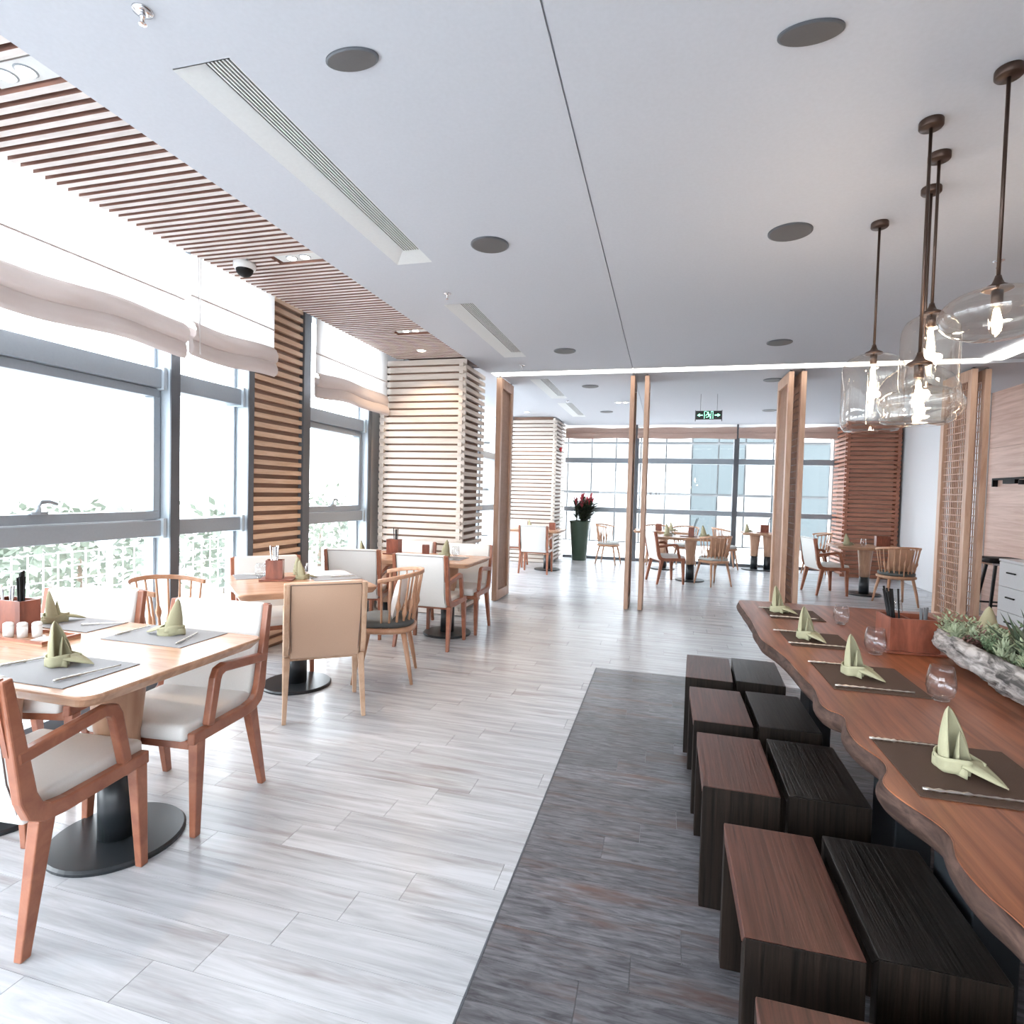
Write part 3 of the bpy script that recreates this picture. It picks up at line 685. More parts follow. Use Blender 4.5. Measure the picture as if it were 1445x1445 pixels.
table('dining table in the middle of the far room behind the central screens', (.38, 10.75, 0), 0, .55, .40, (.1,))
table('twin-pedestal dining table at the far window right of the mullion', (2.0, 13.0, 0), 0, .42, .36, (-.13, .13))
table('dining table beside the far right column, behind the spindle chair', (3.15, 10.35, 0), 0, .5, .38, (0,))
table('dining table beyond the left folding screen, behind a white chair', (-2.45, 11.05, 0), 0, .55, .4, (0.25,))
table('dining table farthest back, behind the middle screens at the far window', (0.0, 12.25, 0), 0, .6, .36, (0,))

# ------------------------------------------------------------------ big live-edge table
EDGE = [(0.56, 4.33), (.52, 4.22), (.52, 3.65), (.51, 3.38), (.505, 3.2), (.51, 3.11), (.54, 2.97), (.56, 2.8), (.57, 2.54), (.58, 2.41), (.56, 2.24), (.572, 2.17), (.605, 2.12), (.582, 2.0), (.582, 1.9), (.61, 1.8), (.602, 1.73), (.567, 1.65), (.58, 1.57), (.615, 1.48), (.622, 1.42), (.60, 1.34), (.60, 1.24), (.62, 1.13), (.60, .95), (.61, .8), (.57, .62)]
ZB = .78
bt = thing('live_edge_table', 'long dark wooden table with a wavy live edge under the pendant lamps', 'table', (0, 0, 0))
def smooth_path(P, n=5):
    out = []
    for i in range(len(P) - 1):
        p0, p1, p2, p3 = P[max(i - 1, 0)], P[i], P[i + 1], P[min(i + 2, len(P) - 1)]
        for k in range(n):
            t_ = k / n
            out.append(tuple(.5 * (2 * p1[a] + (-p0[a] + p2[a]) * t_ + (2 * p0[a] - 5 * p1[a] + 4 * p2[a] - p3[a]) * t_ * t_ + (-p0[a] + 3 * p1[a] - 3 * p2[a] + p3[a]) * t_ ** 3) for a in (0, 1)))
    out.append(P[-1]); return out
EL = smooth_path(EDGE)
ER = [(2.02 + .03 * math.sin(yv * 4.1) + .015 * math.sin(yv * 9), yv) for yv in [.62 + (4.33 - .62) * k / 60 for k in range(61)]]
MB().prism(EL + ER, ZB - .052, ZB).build('tabletop', 'big_table_wood', bt)
def bark(u, v):
    i = min(int(u * (len(EL) - 1)), len(EL) - 1); x, yv = EL[i]; a = v * PI
    return (x + .004 - .015 * math.sin(a) * (1 + .3 * math.sin(yv * 23)), yv, ZB - .001 - .062 * v)
MB().grid(len(EL) - 1, 8, bark).build('live_edge', 'bark_edge', bt, True, solid=.004)
for yv in (3.40, 2.20, 1.70, .95): MB().box(.80, .91, yv, yv + .22, 0, ZB - .052).build('leg', 'black_metal', bt, bevel=.004)
for yv in (3.40, 2.20, .95): MB().box(1.70, 1.82, yv, yv + .22, 0, ZB - .052).build('leg', 'black_metal', bt, bevel=.004)
MB().box(1.2, 1.32, .95, 3.6, .12, .22).build('stretcher', 'black_metal', bt)
# stools
def stool(label, x0, y0, top, rz=0):
    W_, D_, H_ = .262, .50, .45; t = thing('stool', label, 'stool', (x0 + W_ / 2, y0 + D_ / 2, 0), rz, 'block stools')
    th = .045; d = D_ / 2; g = .0006
    def exm(poly, nm, mt):
        n = len(poly); m = MB(); m.add([(-W_ / 2, y_, z_) for y_, z_ in poly] + [(W_ / 2, y_, z_) for y_, z_ in poly], [tuple(range(n)), tuple(reversed(range(n, 2 * n)))] + [(i, n + i, n + (i + 1) % n, (i + 1) % n) for i in range(n)])
        m.build(nm, mt, t, bevel=.0025)
    exm([(-d + .001, H_), (-d + th, H_ - th), (d - th, H_ - th), (d - .001, H_)], 'seat', top)
    for s_ in (-1, 1): exm([(s_ * d, 0), (s_ * d, H_ - g), (s_ * (d - th), H_ - th - g), (s_ * (d - th), 0)][::s_], 'leg', 'stool_side_shaded')
    return t
rows = ((.165, 3.46, 'farthest row'), (.168, 2.80, 'second-farthest row'), (.172, 2.165, 'middle row'), (.22, 1.44, 'second-nearest row'), (.22, .775, 'nearest row, cut by the picture edge'))
for i, (x, yv, wh) in enumerate(rows):
    a = math.radians((3, 0, .5, 0, 0)[i])
    stool('reddish dark wooden block stool, aisle side, ' + wh, x, yv, 'stool_red', -a)
    stool('blackish wooden block stool tucked under the table, ' + wh, x + (.292 if i != 0 else .28), yv + .02, 'stool_black', -a)

# ------------------------------------------------------------------ table settings
def napkin(label, loc, rz, sc=1, group='folded napkins'):
    t = thing('napkin', label, 'napkin', loc, rz, group); t.scale = (sc,) * 3
    # boat-shaped band
    def band(u, v):
        a = -2.5 + 5.0 * u; k = 1 + .12 * v; return (-.028 + .052 * math.cos(a + PI) * k * .9, .036 * math.sin(a) * k * (1 + .1 * math.sin(a * 3)), .002 + .036 * v + .006 * math.sin(a * 2))
    MB().grid(24, 4, band).build('band', 'napkin_green', t, True, solid=.004)
    def band2(u, v):
        a = -2.1 + 4.2 * u; return (-.022 + .062 * math.cos(a + PI), .034 * math.sin(a), .001 + .024 * v + .004 * math.sin(a * 3))
    MB().grid(24, 3, band2).build('fold', 'napkin_green', t, True, solid=.004)
    # tall leaf-shaped peak
    def peak(u, v):
        a = (-1.6 + 3.2 * u); w_ = (1 - v) ** .62 * (1 + .75 * v * (1 - v))
        return (-.026 + .040 * math.cos(a + PI) * w_ - .016 * v - .014 * v * v, .037 * math.sin(a) * w_, .014 + .132 * v)
    MB().grid(16, 14, peak).build('peak', 'napkin_green', t, True, solid=.004)
    def inner(u, v):
        a = (-1.5 + 3.0 * u); w_ = (1 - v) ** .8
        return (-.008 + .030 * math.cos(a + PI) * w_ - .020 * v, .026 * math.sin(a) * w_, .012 + .085 * v)
    MB().grid(12, 10, inner).build('inner_fold', 'napkin_green', t, True, solid=.003)
    def tail(u, v):
        return (.0 + .075 * u, (v - .5) * .075 * (1 - u) ** .7, .028 - .022 * u + .012 * math.sin(v * PI * 2) * (1 - u) * u * 2 + .008 * math.sin(v * PI) * (1 - u))
    MB().grid(14, 8, tail).build('tail', 'napkin_green', t, True, solid=.004)
    return t
def cutlery(label, loc, rz, l=.24, mat='steel', group='table cutlery'):
    m = MB(); n = 22; pts = [(-l / 2 + l * k / n, 0, .006) for k in range(n + 1)]; r = [(.0035 + .0012 * math.sin(k * 2.6)) * (1.25 if k < 9 else .8) for k in range(n + 1)]
    m.tube(pts, r, 8); o = m.build('knife', mat, None, True); o.location = loc; o.rotation_euler = (0, 0, rz); return tag(o, label, 'cutlery', group)
def mat_(label, loc, rz, lx, ly, mat):
    o = MB().box(-lx / 2, lx / 2, -ly / 2, ly / 2, 0, .003).build('placemat', mat); o.location = loc; o.rotation_euler = (0, 0, rz); return tag(o, label, 'placemat', 'woven placemats')
gl_mesh = None
def tumbler(label, loc, group='stemless glasses', sc=1):
    t = thing('drinking_glass', label, 'glass', loc, 0, group); t.scale = (sc,) * 3
    MB().lathe([(.022, .006), (.036, .018), (.043, .045), (.041, .075), (.033, .112), (.0315, .112), (.0395, .075), (.0415, .045), (.034, .02), (.015, .011)], 28).build('bowl', 'drink_glass', t, True)
    MB().lathe([(.022, .0), (.026, .003), (.022, .006)], 28).build('foot', 'drink_glass', t, True)
    return t
def sticks(label, loc, n, h, mat='black_plastic', spread=.03, group=None, lean=(0, 0), seed=0):
    rg = random.Random(seed + n)
    for k in range(n):
        a, b = rg.uniform(-1, 1) * spread, rg.uniform(-1, 1) * spread; m = MB().tube([(a * .5, b * .5, 0), (a + lean[0], b + lean[1], h * rg.uniform(.92, 1.04))], [.0036, .0048], 6)
        o = m.build('chopstick' if mat == 'black_plastic' else 'fork', mat, None, True); o.location = loc; tag(o, label, 'chopsticks' if mat == 'black_plastic' else 'cutlery', group or label)
zb = ZB + .0005; zm = zb + .0032
rowlab = ('farthest place setting', 'second-farthest place setting', 'middle place setting', 'nearest place setting')
for i, (mx, my, lx, ly, nx, ny, nr) in enumerate(((.80, 3.90, .30, .33, .735, 3.90, 2.9), (.775, 3.23, .29, .33, .735, 3.19, 2.6), (.815, 2.60, .33, .38, .79, 2.585, 2.75), (.80, 1.775, .34, .36, .785, 1.73, 2.65))):
    wh = rowlab[i]; nm = 'on the live-edge table'
    mat_('brown woven placemat %s, %s' % (nm, wh), (mx, my, zb), 0, lx, ly, 'mat_brown')
    napkin('pale green folded napkin %s, %s' % (nm, wh), (nx + .02, ny + .02, zm), nr + PI - .45, 1.12)
    cutlery('knotted silver knife on the near side of the %s of the live-edge table' % wh, (mx - .02, my - ly / 2 + .03, zm), .02, .27)
    cutlery('knotted silver fork on the far side of the %s of the live-edge table' % wh, (mx - .09, my + ly / 2 - .03, zm), 0, .18)
tumbler('stemless glass behind the farthest napkins of the live-edge table', (1.02, 3.71, zb)); tumbler('stemless glass beside the wooden cutlery box', (.985, 3.04, zb), sc=1.1)
tumbler('stemless glass in front of the bark planter', (1.0, 2.41, zb), sc=1.12); tumbler('stemless glass behind the black chopsticks', (1.42, 4.08, zb))
napkin('pale green napkin standing across the live-edge table behind the planter', (1.70, 3.62, zb), 1.2, 1.25)
mat_('brown woven placemat across the live-edge table under the lone napkin', (1.74, 3.90, zb), 0, .3, .34, 'mat_brown')
def cbox_(label, loc, rz, w_, d_, h_, group='wooden cutlery boxes', tray=None):
    t = thing('cutlery_box', label, 'box', loc, rz, group); th = .01
    MB().box(-w_ / 2, w_ / 2, -d_ / 2, -d_ / 2 + th, 0, h_).box(-w_ / 2, w_ / 2, d_ / 2 - th, d_ / 2, 0, h_).box(-w_ / 2, -w_ / 2 + th, -d_ / 2 + th, d_ / 2 - th, 0, h_).box(w_ / 2 - th, w_ / 2, -d_ / 2 + th, d_ / 2 - th, 0, h_).build('box', 'box_wood', t)
    MB().box(-w_ / 2 + th, w_ / 2 - th, -d_ / 2 + th, d_ / 2 - th, 0, th).build('bottom', 'box_wood', t); MB().box(-.004, .004, -d_ / 2 + th, d_ / 2 - th, th, h_ - .01).build('divider', 'box_wood', t)
    if tray:
        MB().box(*tray, -.0125, -.0005).build('tray', 'box_wood', t, bevel=.003)
    return t
cbox_('large red-brown wooden cutlery box on the live-edge table', (1.165, 3.18, zb + .0125), .05, .215, .17, .155, tray=(-.125, .14, -.10, .12))
sticks('black chopsticks standing in the large cutlery box of the live-edge table', (1.12, 3.18, zb + .025), 12, .27, spread=.028, lean=(-.03, .01))
sticks('dark fork standing in the right half of the large cutlery box', (1.225, 3.18, zb + .025), 6, .19, 'alu_dark', spread=.03)
# bark planter with succulents
pl = thing('bark_planter', 'hollow bark log planter filled with succulents on the live-edge table', 'planter', (1.375, 2.43, zb + .009))
LL = .64
def bz(yv): return .10 * math.sin(yv * 7 + 1)
import mathutils
def logf(r0, k):
    def f(u, v):
        yv = -LL + 2 * LL * u; a = PI - .55 + v * (PI + 1.1); c = 1 + .12 * mathutils.noise.noise(Vector((yv * 4, math.cos(a) * 2, math.sin(a) * 2 + k))) + .10 * mathutils.noise.noise(Vector((yv * 16, a * 5, k))) + .05 * mathutils.noise.noise(Vector((yv * 40, a * 14, k)))
        e = 1 - .22 * (abs(u - .5) * 2) ** 5
        return (r0 * c * e * math.cos(a) * (1.06), yv, max(0.0, .088 + .098 * c * e * math.sin(a)))
    return f
MB().grid(120, 30, logf(.165, 0)).build('bark', 'bark_log', pl, True, solid=.016)
for s in (-1, 1):
    MB().add([(0, s * (LL - .01), .11)] + [(.122 * math.cos(PI - .4 + (PI + .8) * k / 12), s * (LL - .01), max(0.005, .085 + .074 * math.sin(PI - .4 + (PI + .8) * k / 12))) for k in range(13)], [(0, k + 1, k + 2) if s < 0 else (0, k + 2, k + 1) for k in range(12)]).build('end_cap', 'bark_log', pl, solid=.015)
MB().grid(40, 8, lambda u, v: ((v - .5) * .25, (-LL + .02) + (2 * LL - .04) * u, .108 + .012 * math.sin(u * 40) * math.cos(v * 9))).build('soil', 'soil', pl, True)
rg = random.Random(11)
def leaf(m, base, d, l, w_, upv=Vector((0, 0, 1))):
    s = d.cross(upv).normalized() if abs(d.dot(upv)) < .98 else Vector((1, 0, 0)); n = s.cross(d).normalized(); t_ = w_ * .3
    p1 = base + d * l * .45; tip = base + d * l + n * l * .12
    m.add([base + s * w_ * .3, base - s * w_ * .3, p1 + s * w_ * .5, p1 - s * w_ * .5, p1 + n * t_, p1 - n * t_, tip], [(0, 2, 4), (1, 4, 3), (0, 4, 1), (0, 5, 2), (1, 3, 5), (2, 6, 4), (4, 6, 3), (3, 6, 5), (5, 6, 2)])
def sprig(kind, seed):
    m = MB(); q = random.Random(seed)
    if kind == 0:      # small dense rosette cluster
        for c in range(5):
            b = Vector((q.uniform(-.04, .04), q.uniform(-.04, .04), q.uniform(0, .05)))
            for k in range(13):
                a = k * 2.4; e = .25 + .09 * k; leaf(m, b, Vector((math.cos(a) * math.cos(e), math.sin(a) * math.cos(e), math.sin(e))), q.uniform(.025, .042), .014)
    elif kind == 1:    # trailing bushy sprig with small leaves
        for c in range(9):
            a = q.uniform(0, 6.28); e = q.uniform(.5, 1.4); d = Vector((math.cos(a) * math.cos(e), math.sin(a) * math.cos(e), math.sin(e))); L = q.uniform(.05, .10)
            for k in range(11):
                p = d * (L * k / 10); b = k * 2.1; leaf(m, p, (d * .5 + Vector((math.cos(b), math.sin(b), .2))).normalized(), .021, .010)
    else:              # spiky aloe-like
        for k in range(20):
            a = k * 2.4; e = .2 + .055 * k; leaf(m, Vector((0, 0, .01)), Vector((math.cos(a) * math.cos(e), math.sin(a) * math.cos(e), math.sin(e))), q.uniform(.10, .16), .022)
    return m
spr = [[sprig(k, k * 10 + j) for j in range(2)] for k in range(3)]
spm = {}
for k, mt in ((0, 'succulent_pale'), (0, 'succulent_red'), (1, 'succulent_green'), (1, 'succulent_pale'), (1, 'succulent_red'), (2, 'leaf_dark'), (2, 'succulent_green')):
    for j in range(2): spm[(k, mt, j)] = spr[k][j].mesh('succulent', mt)
yv = LL - .06
while yv > -LL + .05:
    for xv in (-.095, -.035, .035, .095):
        far = yv > .35
        ch = [(0, 'succulent_pale'), (1, 'succulent_red'), (0, 'succulent_red'), (1, 'succulent_pale'), (1, 'succulent_green')] if far else [(1, 'succulent_green'), (1, 'succulent_pale'), (0, 'succulent_pale'), (2, 'leaf_dark'), (1, 'succulent_green')]
        k, mt = ch[rg.randrange(5)]
        if xv < -.06 and k == 2: k, mt = 1, 'succulent_green'
        o = share('succulent', spm[(k, mt, rg.randrange(2))], pl, (xv + rg.uniform(-.015, .015), yv + rg.uniform(-.02, .02), .105), rg.uniform(0, 6), (rg.uniform(.8, 1.25),) * 3)
    yv -= .075
for k in range(4): share('succulent', spm[(2, 'leaf_dark', k % 2)], pl, (.02 + .03 * k, .12 - .14 * k, .12), k, (1.3,) * 3)

# nearest dining table setting
z1 = ZT + .0005; zq = z1 + .0032
mat_('grey woven placemat at the near right seat of the nearest table', (-2.18, 1.62, z1), .0, .44, .30, 'mat_grey'); mat_('grey woven placemat at the far right seat of the nearest table', (-2.22, 2.14, z1), .0, .44, .28, 'mat_grey')
napkin('pale green folded napkin at the near seat of the nearest table', (-2.18, 1.67, zq), .25, 1.15); napkin('pale green folded napkin at the far seat of the nearest table', (-2.25, 2.16, zq), PI + .2, 1.15)
napkin('pale green napkin standing behind the cutlery box of the nearest table', (-2.90, 2.19, zq), 1.0, 1.1)
cutlery('silver knife right of the near napkin on the nearest table', (-2.02, 1.61, zq), 1.35, .22); cutlery('silver fork left of the near napkin on the nearest table', (-2.36, 1.66, zq), 1.2, .2)
cutlery('silver fork right of the far napkin on the nearest table', (-2.08, 2.12, zq), 1.9, .19); cutlery('silver knife left of the far napkin on the nearest table', (-2.42, 2.15, zq), 1.6, .19)
mat_('grey woven placemat at the far left seat of the nearest table', (-2.80, 2.17, z1), 0, .40, .22, 'mat_grey')
cutlery('silver knife beside the standing napkin on the nearest table', (-2.66, 2.2, zq), .6, .19)
tr = thing('serving_tray', 'long reddish wooden tray under the shakers on the nearest table', 'tray', (-2.78, 1.92, z1))
MB().box(-.24, .24, -.10, .07, 0, .008).build('board', 'table_wood', tr); MB().box(-.24, .24, -.10, -.09, .008, .02).box(.23, .24, -.09, .07, .008, .02).box(-.24, .23, .06, .07, .008, .02).build('rim', 'chair_wood', tr)
cbox_('red-brown wooden cutlery box at the left picture edge on the nearest table', (-2.89, 1.95, z1 + .0085), 0, .20, .09, .15)
sticks('black chopsticks standing in the cutlery box of the nearest table', (-2.84, 1.95, z1 + .02), 11, .26, spread=.022)
sticks('steel fork standing in the cutlery box of the nearest table', (-2.94, 1.95, z1 + .02), 5, .19, 'chrome', spread=.03)
for x, yv, wh in ((-2.80, 1.865, 'leftmost'), (-2.745, 1.885, 'middle'), (-2.70, 1.915, 'rightmost')):
    s = thing('salt_shaker', 'white cylindrical shaker on the tray of the nearest table, ' + wh, 'shaker', (x, yv, z1 + .0085), 0, 'white shakers')
    MB().lathe([(.019, 0), (.0195, .05)], 20).build('body', 'ceramic_white', s, True); MB().lathe([(.0195, .05), (.019, .062), (.012, .067)], 20).build('cap', 'ceramic_white', s, True)
o = MB().box(-.05, .05, -.035, .035, 0, .002).build('card', 'paper'); o.location = (-2.62, 1.90, z1 + .0085); o.rotation_euler = (0, 0, .3); tag(o, 'small printed card lying on the tray of the nearest table', 'card')
# diamond table setting
t2 = (-2.66, 3.75)
b = cbox_('wooden cutlery box with forks on the diamond-turned table', (-2.84, 3.72, z1 + .0125), .5, .12, .10, .14, tray=(-.10, .14, -.09, .09))
sticks('steel fork standing in the cutlery box of the diamond-turned table', (-2.84, 3.72, z1 + .02), 9, .24, 'chrome', spread=.04)
napkin('pale napkin beside the cutlery box on the diamond-turned table', (-2.66, 3.86, z1), .9, 1.0); napkin('pale napkin at the far corner of the diamond-turned table', (-2.86, 4.05, z1), 1.9, 1.0)
tumbler('stemless glass left of the cutlery box on the diamond-turned table', (-3.0, 3.76, z1)); tumbler('stemless glass right of the cutlery box on the diamond-turned table', (-2.70, 3.96, z1))
mat_('grey woven placemat at the right corner of the diamond-turned table', (-2.5, 4.0, z1), .8, .36, .26, 'mat_grey'); mat_('grey woven placemat at the left corner of the diamond-turned table', (-3.08, 3.80, z1), .8, .3, .26, 'mat_grey')
cutlery('silver knife on the right corner placemat of the diamond-turned table', (-2.45, 4.04, zq), .7, .2); cutlery('silver knife on the left corner placemat of the diamond-turned table', (-3.1, 3.84, zq), .2, .2)
# column table setting
cbox_('wooden cutlery box with chopsticks on the table before the large column', (-2.86, 5.74, z1 + .0125), 0, .14, .10, .15, tray=(-.1, .12, -.08, .08))
sticks('black chopsticks standing in the cutlery box before the large column', (-2.84, 5.74, z1 + .02), 8, .26, spread=.03)
napkin('pale napkin left on the table before the large column', (-3.06, 5.5, z1), .3, 1.1); napkin('pale napkin right on the table before the large column', (-2.28, 5.72, z1), 2.6, 1.3)
tumbler('stemless glass on the table before the large column', (-2.17, 5.82, z1)); mat_('grey woven placemat on the table before the large column', (-2.2, 5.62, z1), 0, .4, .3, 'mat_grey'); cutlery('silver knife on the placemat before the large column', (-2.05, 5.6, zq), 1.2, .2)
cb = cbox_('small wooden holder in the middle of the table before the large column', (-2.52, 5.82, z1), .4, .08, .08, .11)
# far tables
cbox_('red cutlery box on the middle far-room table', (.48, 10.75, z1 + .0125), 0, .10, .10, .15, tray=(-.2, .1, -.1, .1)); sticks('dark chopsticks leaning in the red box on the middle far-room table', (.48, 10.75, z1 + .02), 4, .32, spread=.02, lean=(.1, 0))
napkin('pale napkin right of the red box on the middle far-room table', (.74, 10.66, z1), .5, 1.5); napkin('pale napkin left on the middle far-room table', (.12, 10.8, z1), .5, 1.5)
tumbler('stemless glass on the middle far-room table', (.14, 10.55, z1))
cbox_('red cutlery box on the twin-pedestal table at the far window', (2.05, 13.0, z1 + .0125), 0, .16, .1, .15, tray=(-.15, .15, -.1, .1)); sticks('dark chopsticks in the red box on the twin-pedestal table', (2.1, 13.0, z1 + .02), 3, .3, spread=.02, lean=(.06, 0)); napkin('pale napkin on the twin-pedestal table at the far window', (1.75, 12.95, z1), .5, 1.3)
tumbler('stemless glass on the table beside the far right column', (3.1, 10.3, z1)); cbox_('wooden cutlery box on the table beside the far right column', (3.4, 10.4, z1), 0, .2, .1, .16)
napkin('pale napkin on the table beside the far right column', (2.9, 10.3, z1), .5, 1.3)
cbox_('wooden cutlery box on the table beyond the left folding screen', (-2.1, 11.0, z1), 0, .12, .1, .14); napkin('pale napkin on the table beyond the left folding screen', (-2.5, 11.0, z1), .5, 1.3)
cbox_('wooden cutlery box on the farthest table behind the middle screens', (-.1, 12.25, z1), 0, .12, .1, .14); napkin('pale napkin on the farthest table behind the middle screens', (.2, 12.2, z1), .5, 1.3)

# ------------------------------------------------------------------ pendant lamps
def pendant(label, x, yv, ztop, prof, bulb_len, en=3.2, bz_=None):
    t = thing('pendant_lamp', label, 'lamp', (x, yv, ZC), 0, 'glass pendant lamps'); zt = ztop - ZC
    MB().lathe([(.042, 0), (.044, -.004), (.044, -.026), (.040, -.031)], 32).build('canopy', 'bronze', t, True)
    MB().tube([(0, 0, -.03), (0, 0, zt + .03)], .0065, 10).build('rod', 'bronze', t, True)
    MB().lathe([(.009, .05), (.013, .035), (.02, .02), (.042, .008), (.048, .0), (.036, -.006)], 28, (0, 0, zt)).build('cap', 'bronze', t, True)
    MB().lathe([(.018, 0), (.018, -.055)], 16, (0, 0, zt)).build('socket', 'bronze', t, True)
    MB().lathe(prof, 48, (0, 0, zt), cap=False).build('glass_shade', 'shade_glass', t, True)
    b = MB().lathe([(.012, -.05), (.02, -.075), (.022, -.05 - bulb_len * .5), (.018, -.05 - bulb_len * .85), (.006, -.05 - bulb_len)], 16, (0, 0, zt)).build('bulb', 'bulb_glass', t, True)
    MB().tube([(0, 0, zt - .07), (.004, 0, zt - .07 - bulb_len * .4), (0, 0, zt - .05 - bulb_len * .9)], [.008, .016, .008], 12).build('filament', 'bulb', b, True)
    lamp('glow', 'POINT', (0, .03, zt - .05 - bulb_len * .55), en, (1.0, .82, .66), t, .02)
    return t
def cyl(r, h): return [(.05, -.004), (r * .55, -.012), (r * .82, -.032), (r * .96, -.065), (r, -.10), (r, -h + .07), (r * .97, -h + .03), (r * .86, -h + .006), (r * .6, -h), (.02, -h - .001)]
def obl(r, h): return [(.05, -.002)] + [(max(.05, r * math.sin(a) ** .8), -h * .5 + h * .5 * math.cos(a)) for a in [math.radians(24 + 142 * k / 22) for k in range(23)]] + [(.02, -h)]
def globe(r, h): return [(.045, -.004), (r * .5, -.02), (r * .78, -.05), (r * .95, -.095), (r, -.14), (r * .96, -.18), (r * .86, -.205), (r * .90, -.225), (r * .86, -h + .012), (r * .7, -h), (.02, -h - .001)]
pendant('flat wide clear-glass pendant lamp at the right picture edge', 1.145, 2.49, 2.285, obl(.175, .18), .12)
pendant('bubble-shaped clear-glass pendant lamp hanging lowest in front of the cluster', 1.005, 2.755, 2.077, globe(.15, .25), .19)
pendant('tall cylindrical clear-glass pendant lamp at the top of the cluster', 1.14, 3.02, 2.356, cyl(.115, .37), .2)
pendant('wide oblate clear-glass pendant lamp half hidden behind the bubble-shaped one', 1.23, 3.33, 2.085, obl(.185, .19), .12)
pendant('large cylindrical clear-glass pendant lamp at the left of the cluster', 1.115, 3.68, 2.338, cyl(.155, .44), .26)

# ------------------------------------------------------------------ exit sign
ex = thing('exit_sign', 'hanging black exit sign with green running figure and arrows', 'sign', (.60, 9.2, 2.75))
MB().box(-.19, .19, -.015, .015, -.065, .065).build('panel', 'exit_black', ex)
MB().box(-.195, -.185, -.018, .018, -.09, .075).box(.185, .195, -.018, .018, -.09, .075).build('end_bracket', 'alu_dark', ex)
for s in (-.12, .12): MB().tube([(s, 0, .06), (s, 0, ZC - 2.75)], .0025, 6).build('wire', 'alu_dark', ex)
g = MB()
def fl(poly): g.add([(x, -.0155 - .001, z) for x, z in poly], [tuple(range(len(poly)))])
def seg_(a, b, w_):
    d = Vector((b[0] - a[0], b[1] - a[1])).normalized(); n = Vector((-d.y, d.x)) * w_ / 2
    fl([(a[0] - n.x, a[1] - n.y), (b[0] - n.x, b[1] - n.y), (b[0] + n.x, b[1] + n.y), (a[0] + n.x, a[1] + n.y)])
for s in (-1, 1):     # arrows
    seg_((s * .085, 0), (s * .13, 0), .016); fl([(s * .128, .026), (s * .128, -.026), (s * .168, 0)] if s > 0 else [(s * .128, -.026), (s * .128, .026), (s * .168, 0)])
fl([(-.012 + .014 * math.cos(a), .038 + .014 * math.sin(a)) for a in [k * PI / 5 for k in range(10)]])      # running figure
seg_((-.008, .022), (.008, -.012), .02); seg_((-.006, .02), (-.034, .008), .009); seg_((-.034, .008), (-.04, -.012), .009); seg_((0, .016), (.024, .008), .009)
seg_((.008, -.01), (-.014, -.03), .011); seg_((-.014, -.03), (-.036, -.034), .010); seg_((.008, -.01), (.026, -.026), .011); seg_((.026, -.026), (.02, -.052), .010)
seg_((.034, -.054), (.034, .056), .007); seg_((.034, .056), (.062, .056), .007); seg_((.062, .056), (.062, -.054), .007); seg_((-.062, -.054), (-.062, .056), .007); seg_((-.062, .056), (-.03, .056), .007)
g.build('pictogram', 'exit_green', ex)

# ------------------------------------------------------------------ tall planter with red-tipped plant
tp = thing('potted_plant', 'tall tapered dark green planter with red-tipped spiky plant at the far window', 'plant', (-1.85, 13.0, 0))
pot = MB().lathe([(.155, 0), (.165, .02), (.235, .86), (.25, .885), (.238, .90), (.215, .885), (.20, .80)], 28).build('pot', 'pot_green', tp, True)
MB().lathe([(.21, .80), (.205, .82), (.05, .835)], 24).build('soil', 'soil', tp)
q = random.Random(4)
def arch(m, base, a, l, rise, w_):
    pts = []; d = Vector((math.cos(a), math.sin(a), 0)); s = Vector((-d.y, d.x, 0))
    for k in range(6):
        f = k / 5; p = base + d * (l * f) + Vector((0, 0, rise * (f * 1.7 - f * f * 1.0))); ww = w_ * math.sin(PI * min(.98, .12 + .88 * f)) ; pts += [p + s * ww, p - s * ww]
    m.add(pts, [(2 * k, 2 * k + 1, 2 * k + 3, 2 * k + 2) for k in range(5)])
for k in range(9):
    hx, hy = q.uniform(-.2, .26), q.uniform(-.16, .12); h = q.uniform(.26, .46); base = Vector((hx * .5, hy * .5, .82)); top = Vector((hx, hy, .85 + h))
    MB().tube([base, top], [.012, .009]).build('stem', 'leaf_dark', tp, True)
    m = MB()
    for j in range(44):
        f = q.uniform(.15, 1); an = q.uniform(0, 6.28); arch(m, base.lerp(top, f), an, q.uniform(.22, .5) * (.55 if math.cos(an) < -.3 else 1), q.uniform(-.05, .3), .022)
    m.build('foliage', 'leaf_dark', tp)
    m = MB()
    for j in range(9): arch(m, top, q.uniform(0, 6.28), q.uniform(.05, .15), q.uniform(.2, .36), .017)
    m.build('red_leaves', 'leaf_red', tp)
# small red fixture
d = thing('fire_alarm', 'small red fixture high on the side of the far pale column', 'alarm', (-2.275, 12.55, 2.48))
MB().lathe([(.05, 0), (.05, .03), (.03, .04)], 20).build('bell', 'red_plastic', d); d.rotation_euler = (0, PI / 2, 0)
MB().box(-.02, .02, -.05, .05, -.015, 0).build('plate', 'red_plastic', d)

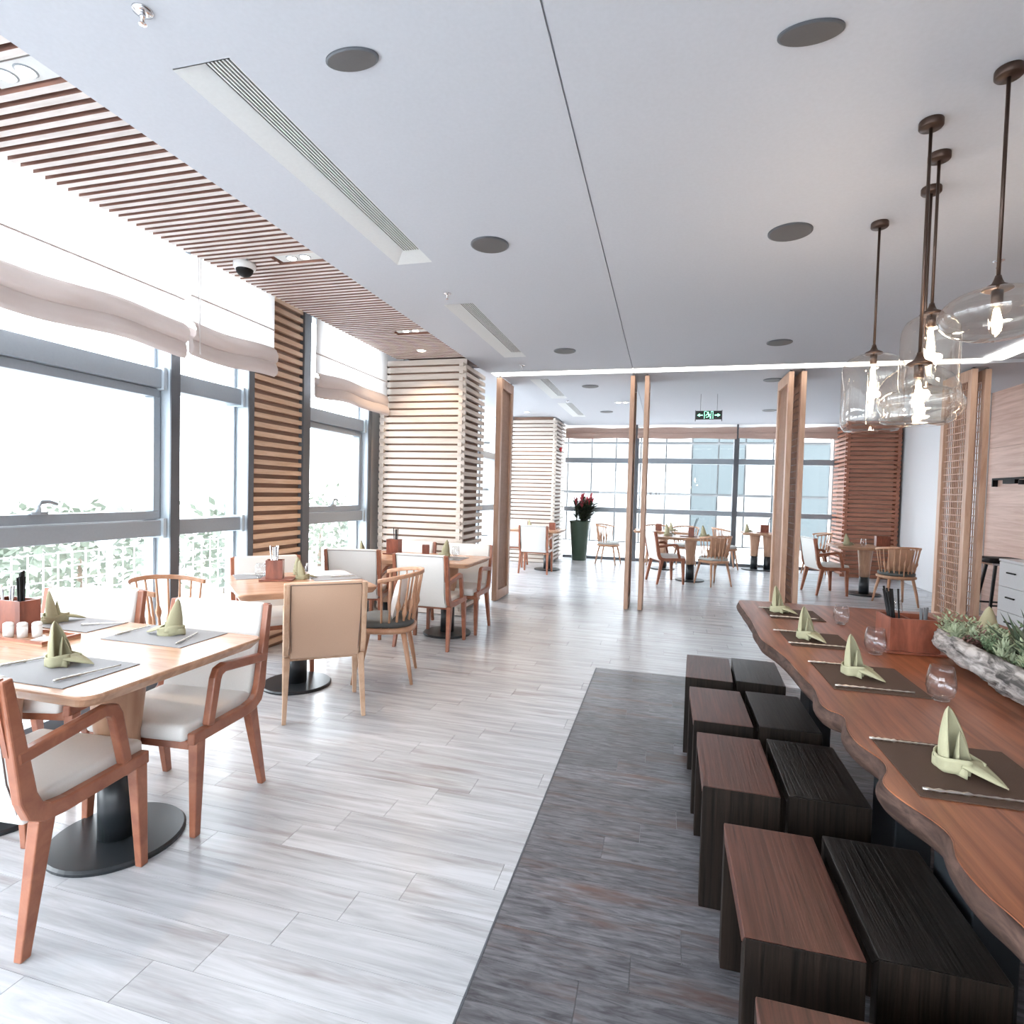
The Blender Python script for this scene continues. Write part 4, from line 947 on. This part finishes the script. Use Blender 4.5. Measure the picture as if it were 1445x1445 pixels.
# ------------------------------------------------------------------ sideboard, bar stool, wall bracket
cb = thing('sideboard', 'white drawer sideboard with black handles against the wood wall', 'cabinet', (4.01, 6.78, 0))
MB().box(-.36, .36, -.78, .78, .06, .88).build('body', 'cabinet_white', cb); MB().box(-.375, .365, -.795, .795, .88, .905).build('top', 'cabinet_white', cb, bevel=.004); MB().box(-.33, .33, -.74, .74, 0, .06).build('plinth', 'alu_dark', cb)
for k in range(3):
    for j in range(3):
        y0 = .775 - (k + 1) * .515
        dr = MB().box(-.378, -.36, y0 + .004, y0 + .511, .075 + j * .268, .338 + j * .268).build('drawer', 'cabinet_white', cb, bevel=.003)
        MB().box(-.40, -.388, y0 + .18, y0 + .335, .225 + j * .268, .24 + j * .268).box(-.388, -.378, y0 + .19, y0 + .2, .228 + j * .268, .237 + j * .268).box(-.388, -.378, y0 + .315, y0 + .325, .228 + j * .268, .237 + j * .268).build('handle', 'black_plastic', dr)
o = MB().prism(rrect(.13, .22, .03), 0, .05).build('tray', 'chair_wood'); o.location = (4.1, 7.15, .9055); tag(o, 'wooden tray on top of the white sideboard', 'tray')
o = MB().lathe([(.035, 0), (.04, .01), (.04, .10), (.02, .14), (.016, .18)], 20).build('bottle', 'pot_green', None, True); o.location = (4.02, 6.75, .9055); tag(o, 'small dark bottle on the white sideboard', 'bottle')
st = thing('bar_stool', 'black bar stool on a slanted steel frame beside the white sideboard', 'stool', (3.98, 8.25, 0))
MB().loft([[(x * k, y_ * k, z) for x, y_ in rrect(.19, .19, .05)] for k, z in ((.95, .80), (1, .812), (1, .845), (.93, .86))]).build('seat', 'black_plastic', st, True)
MB().box(-.16, .16, -.16, .16, .775, .80).build('seat_frame', 'chrome', st)
for sx in (-1, 1):
    for sy in (-1, 1): MB().taper((sx * .10, sy * .10, .775), .014, (sx * .19, sy * .19, 0), .012).build('leg', 'black_metal', st)
MB().box(-.165, .165, -.165, -.145, .28, .30).box(-.165, .165, .145, .165, .28, .30).build('footrest', 'black_metal', st)
br = thing('wall_bracket', 'black angled bracket fixed to the wood wall', 'bracket', (4.395, 8.95, 1.80))
MB().box(-.06, 0, -.36, .36, .04, .065).box(-.06, 0, .335, .36, -.05, .04).box(-.05, 0, -.15, .12, -.015, .04).build('arm', 'black_plastic', br); MB().lathe([(.04, -.03), (.04, .03)], 16, (-.03, -.28, 0)).build('knob', 'black_plastic', br)
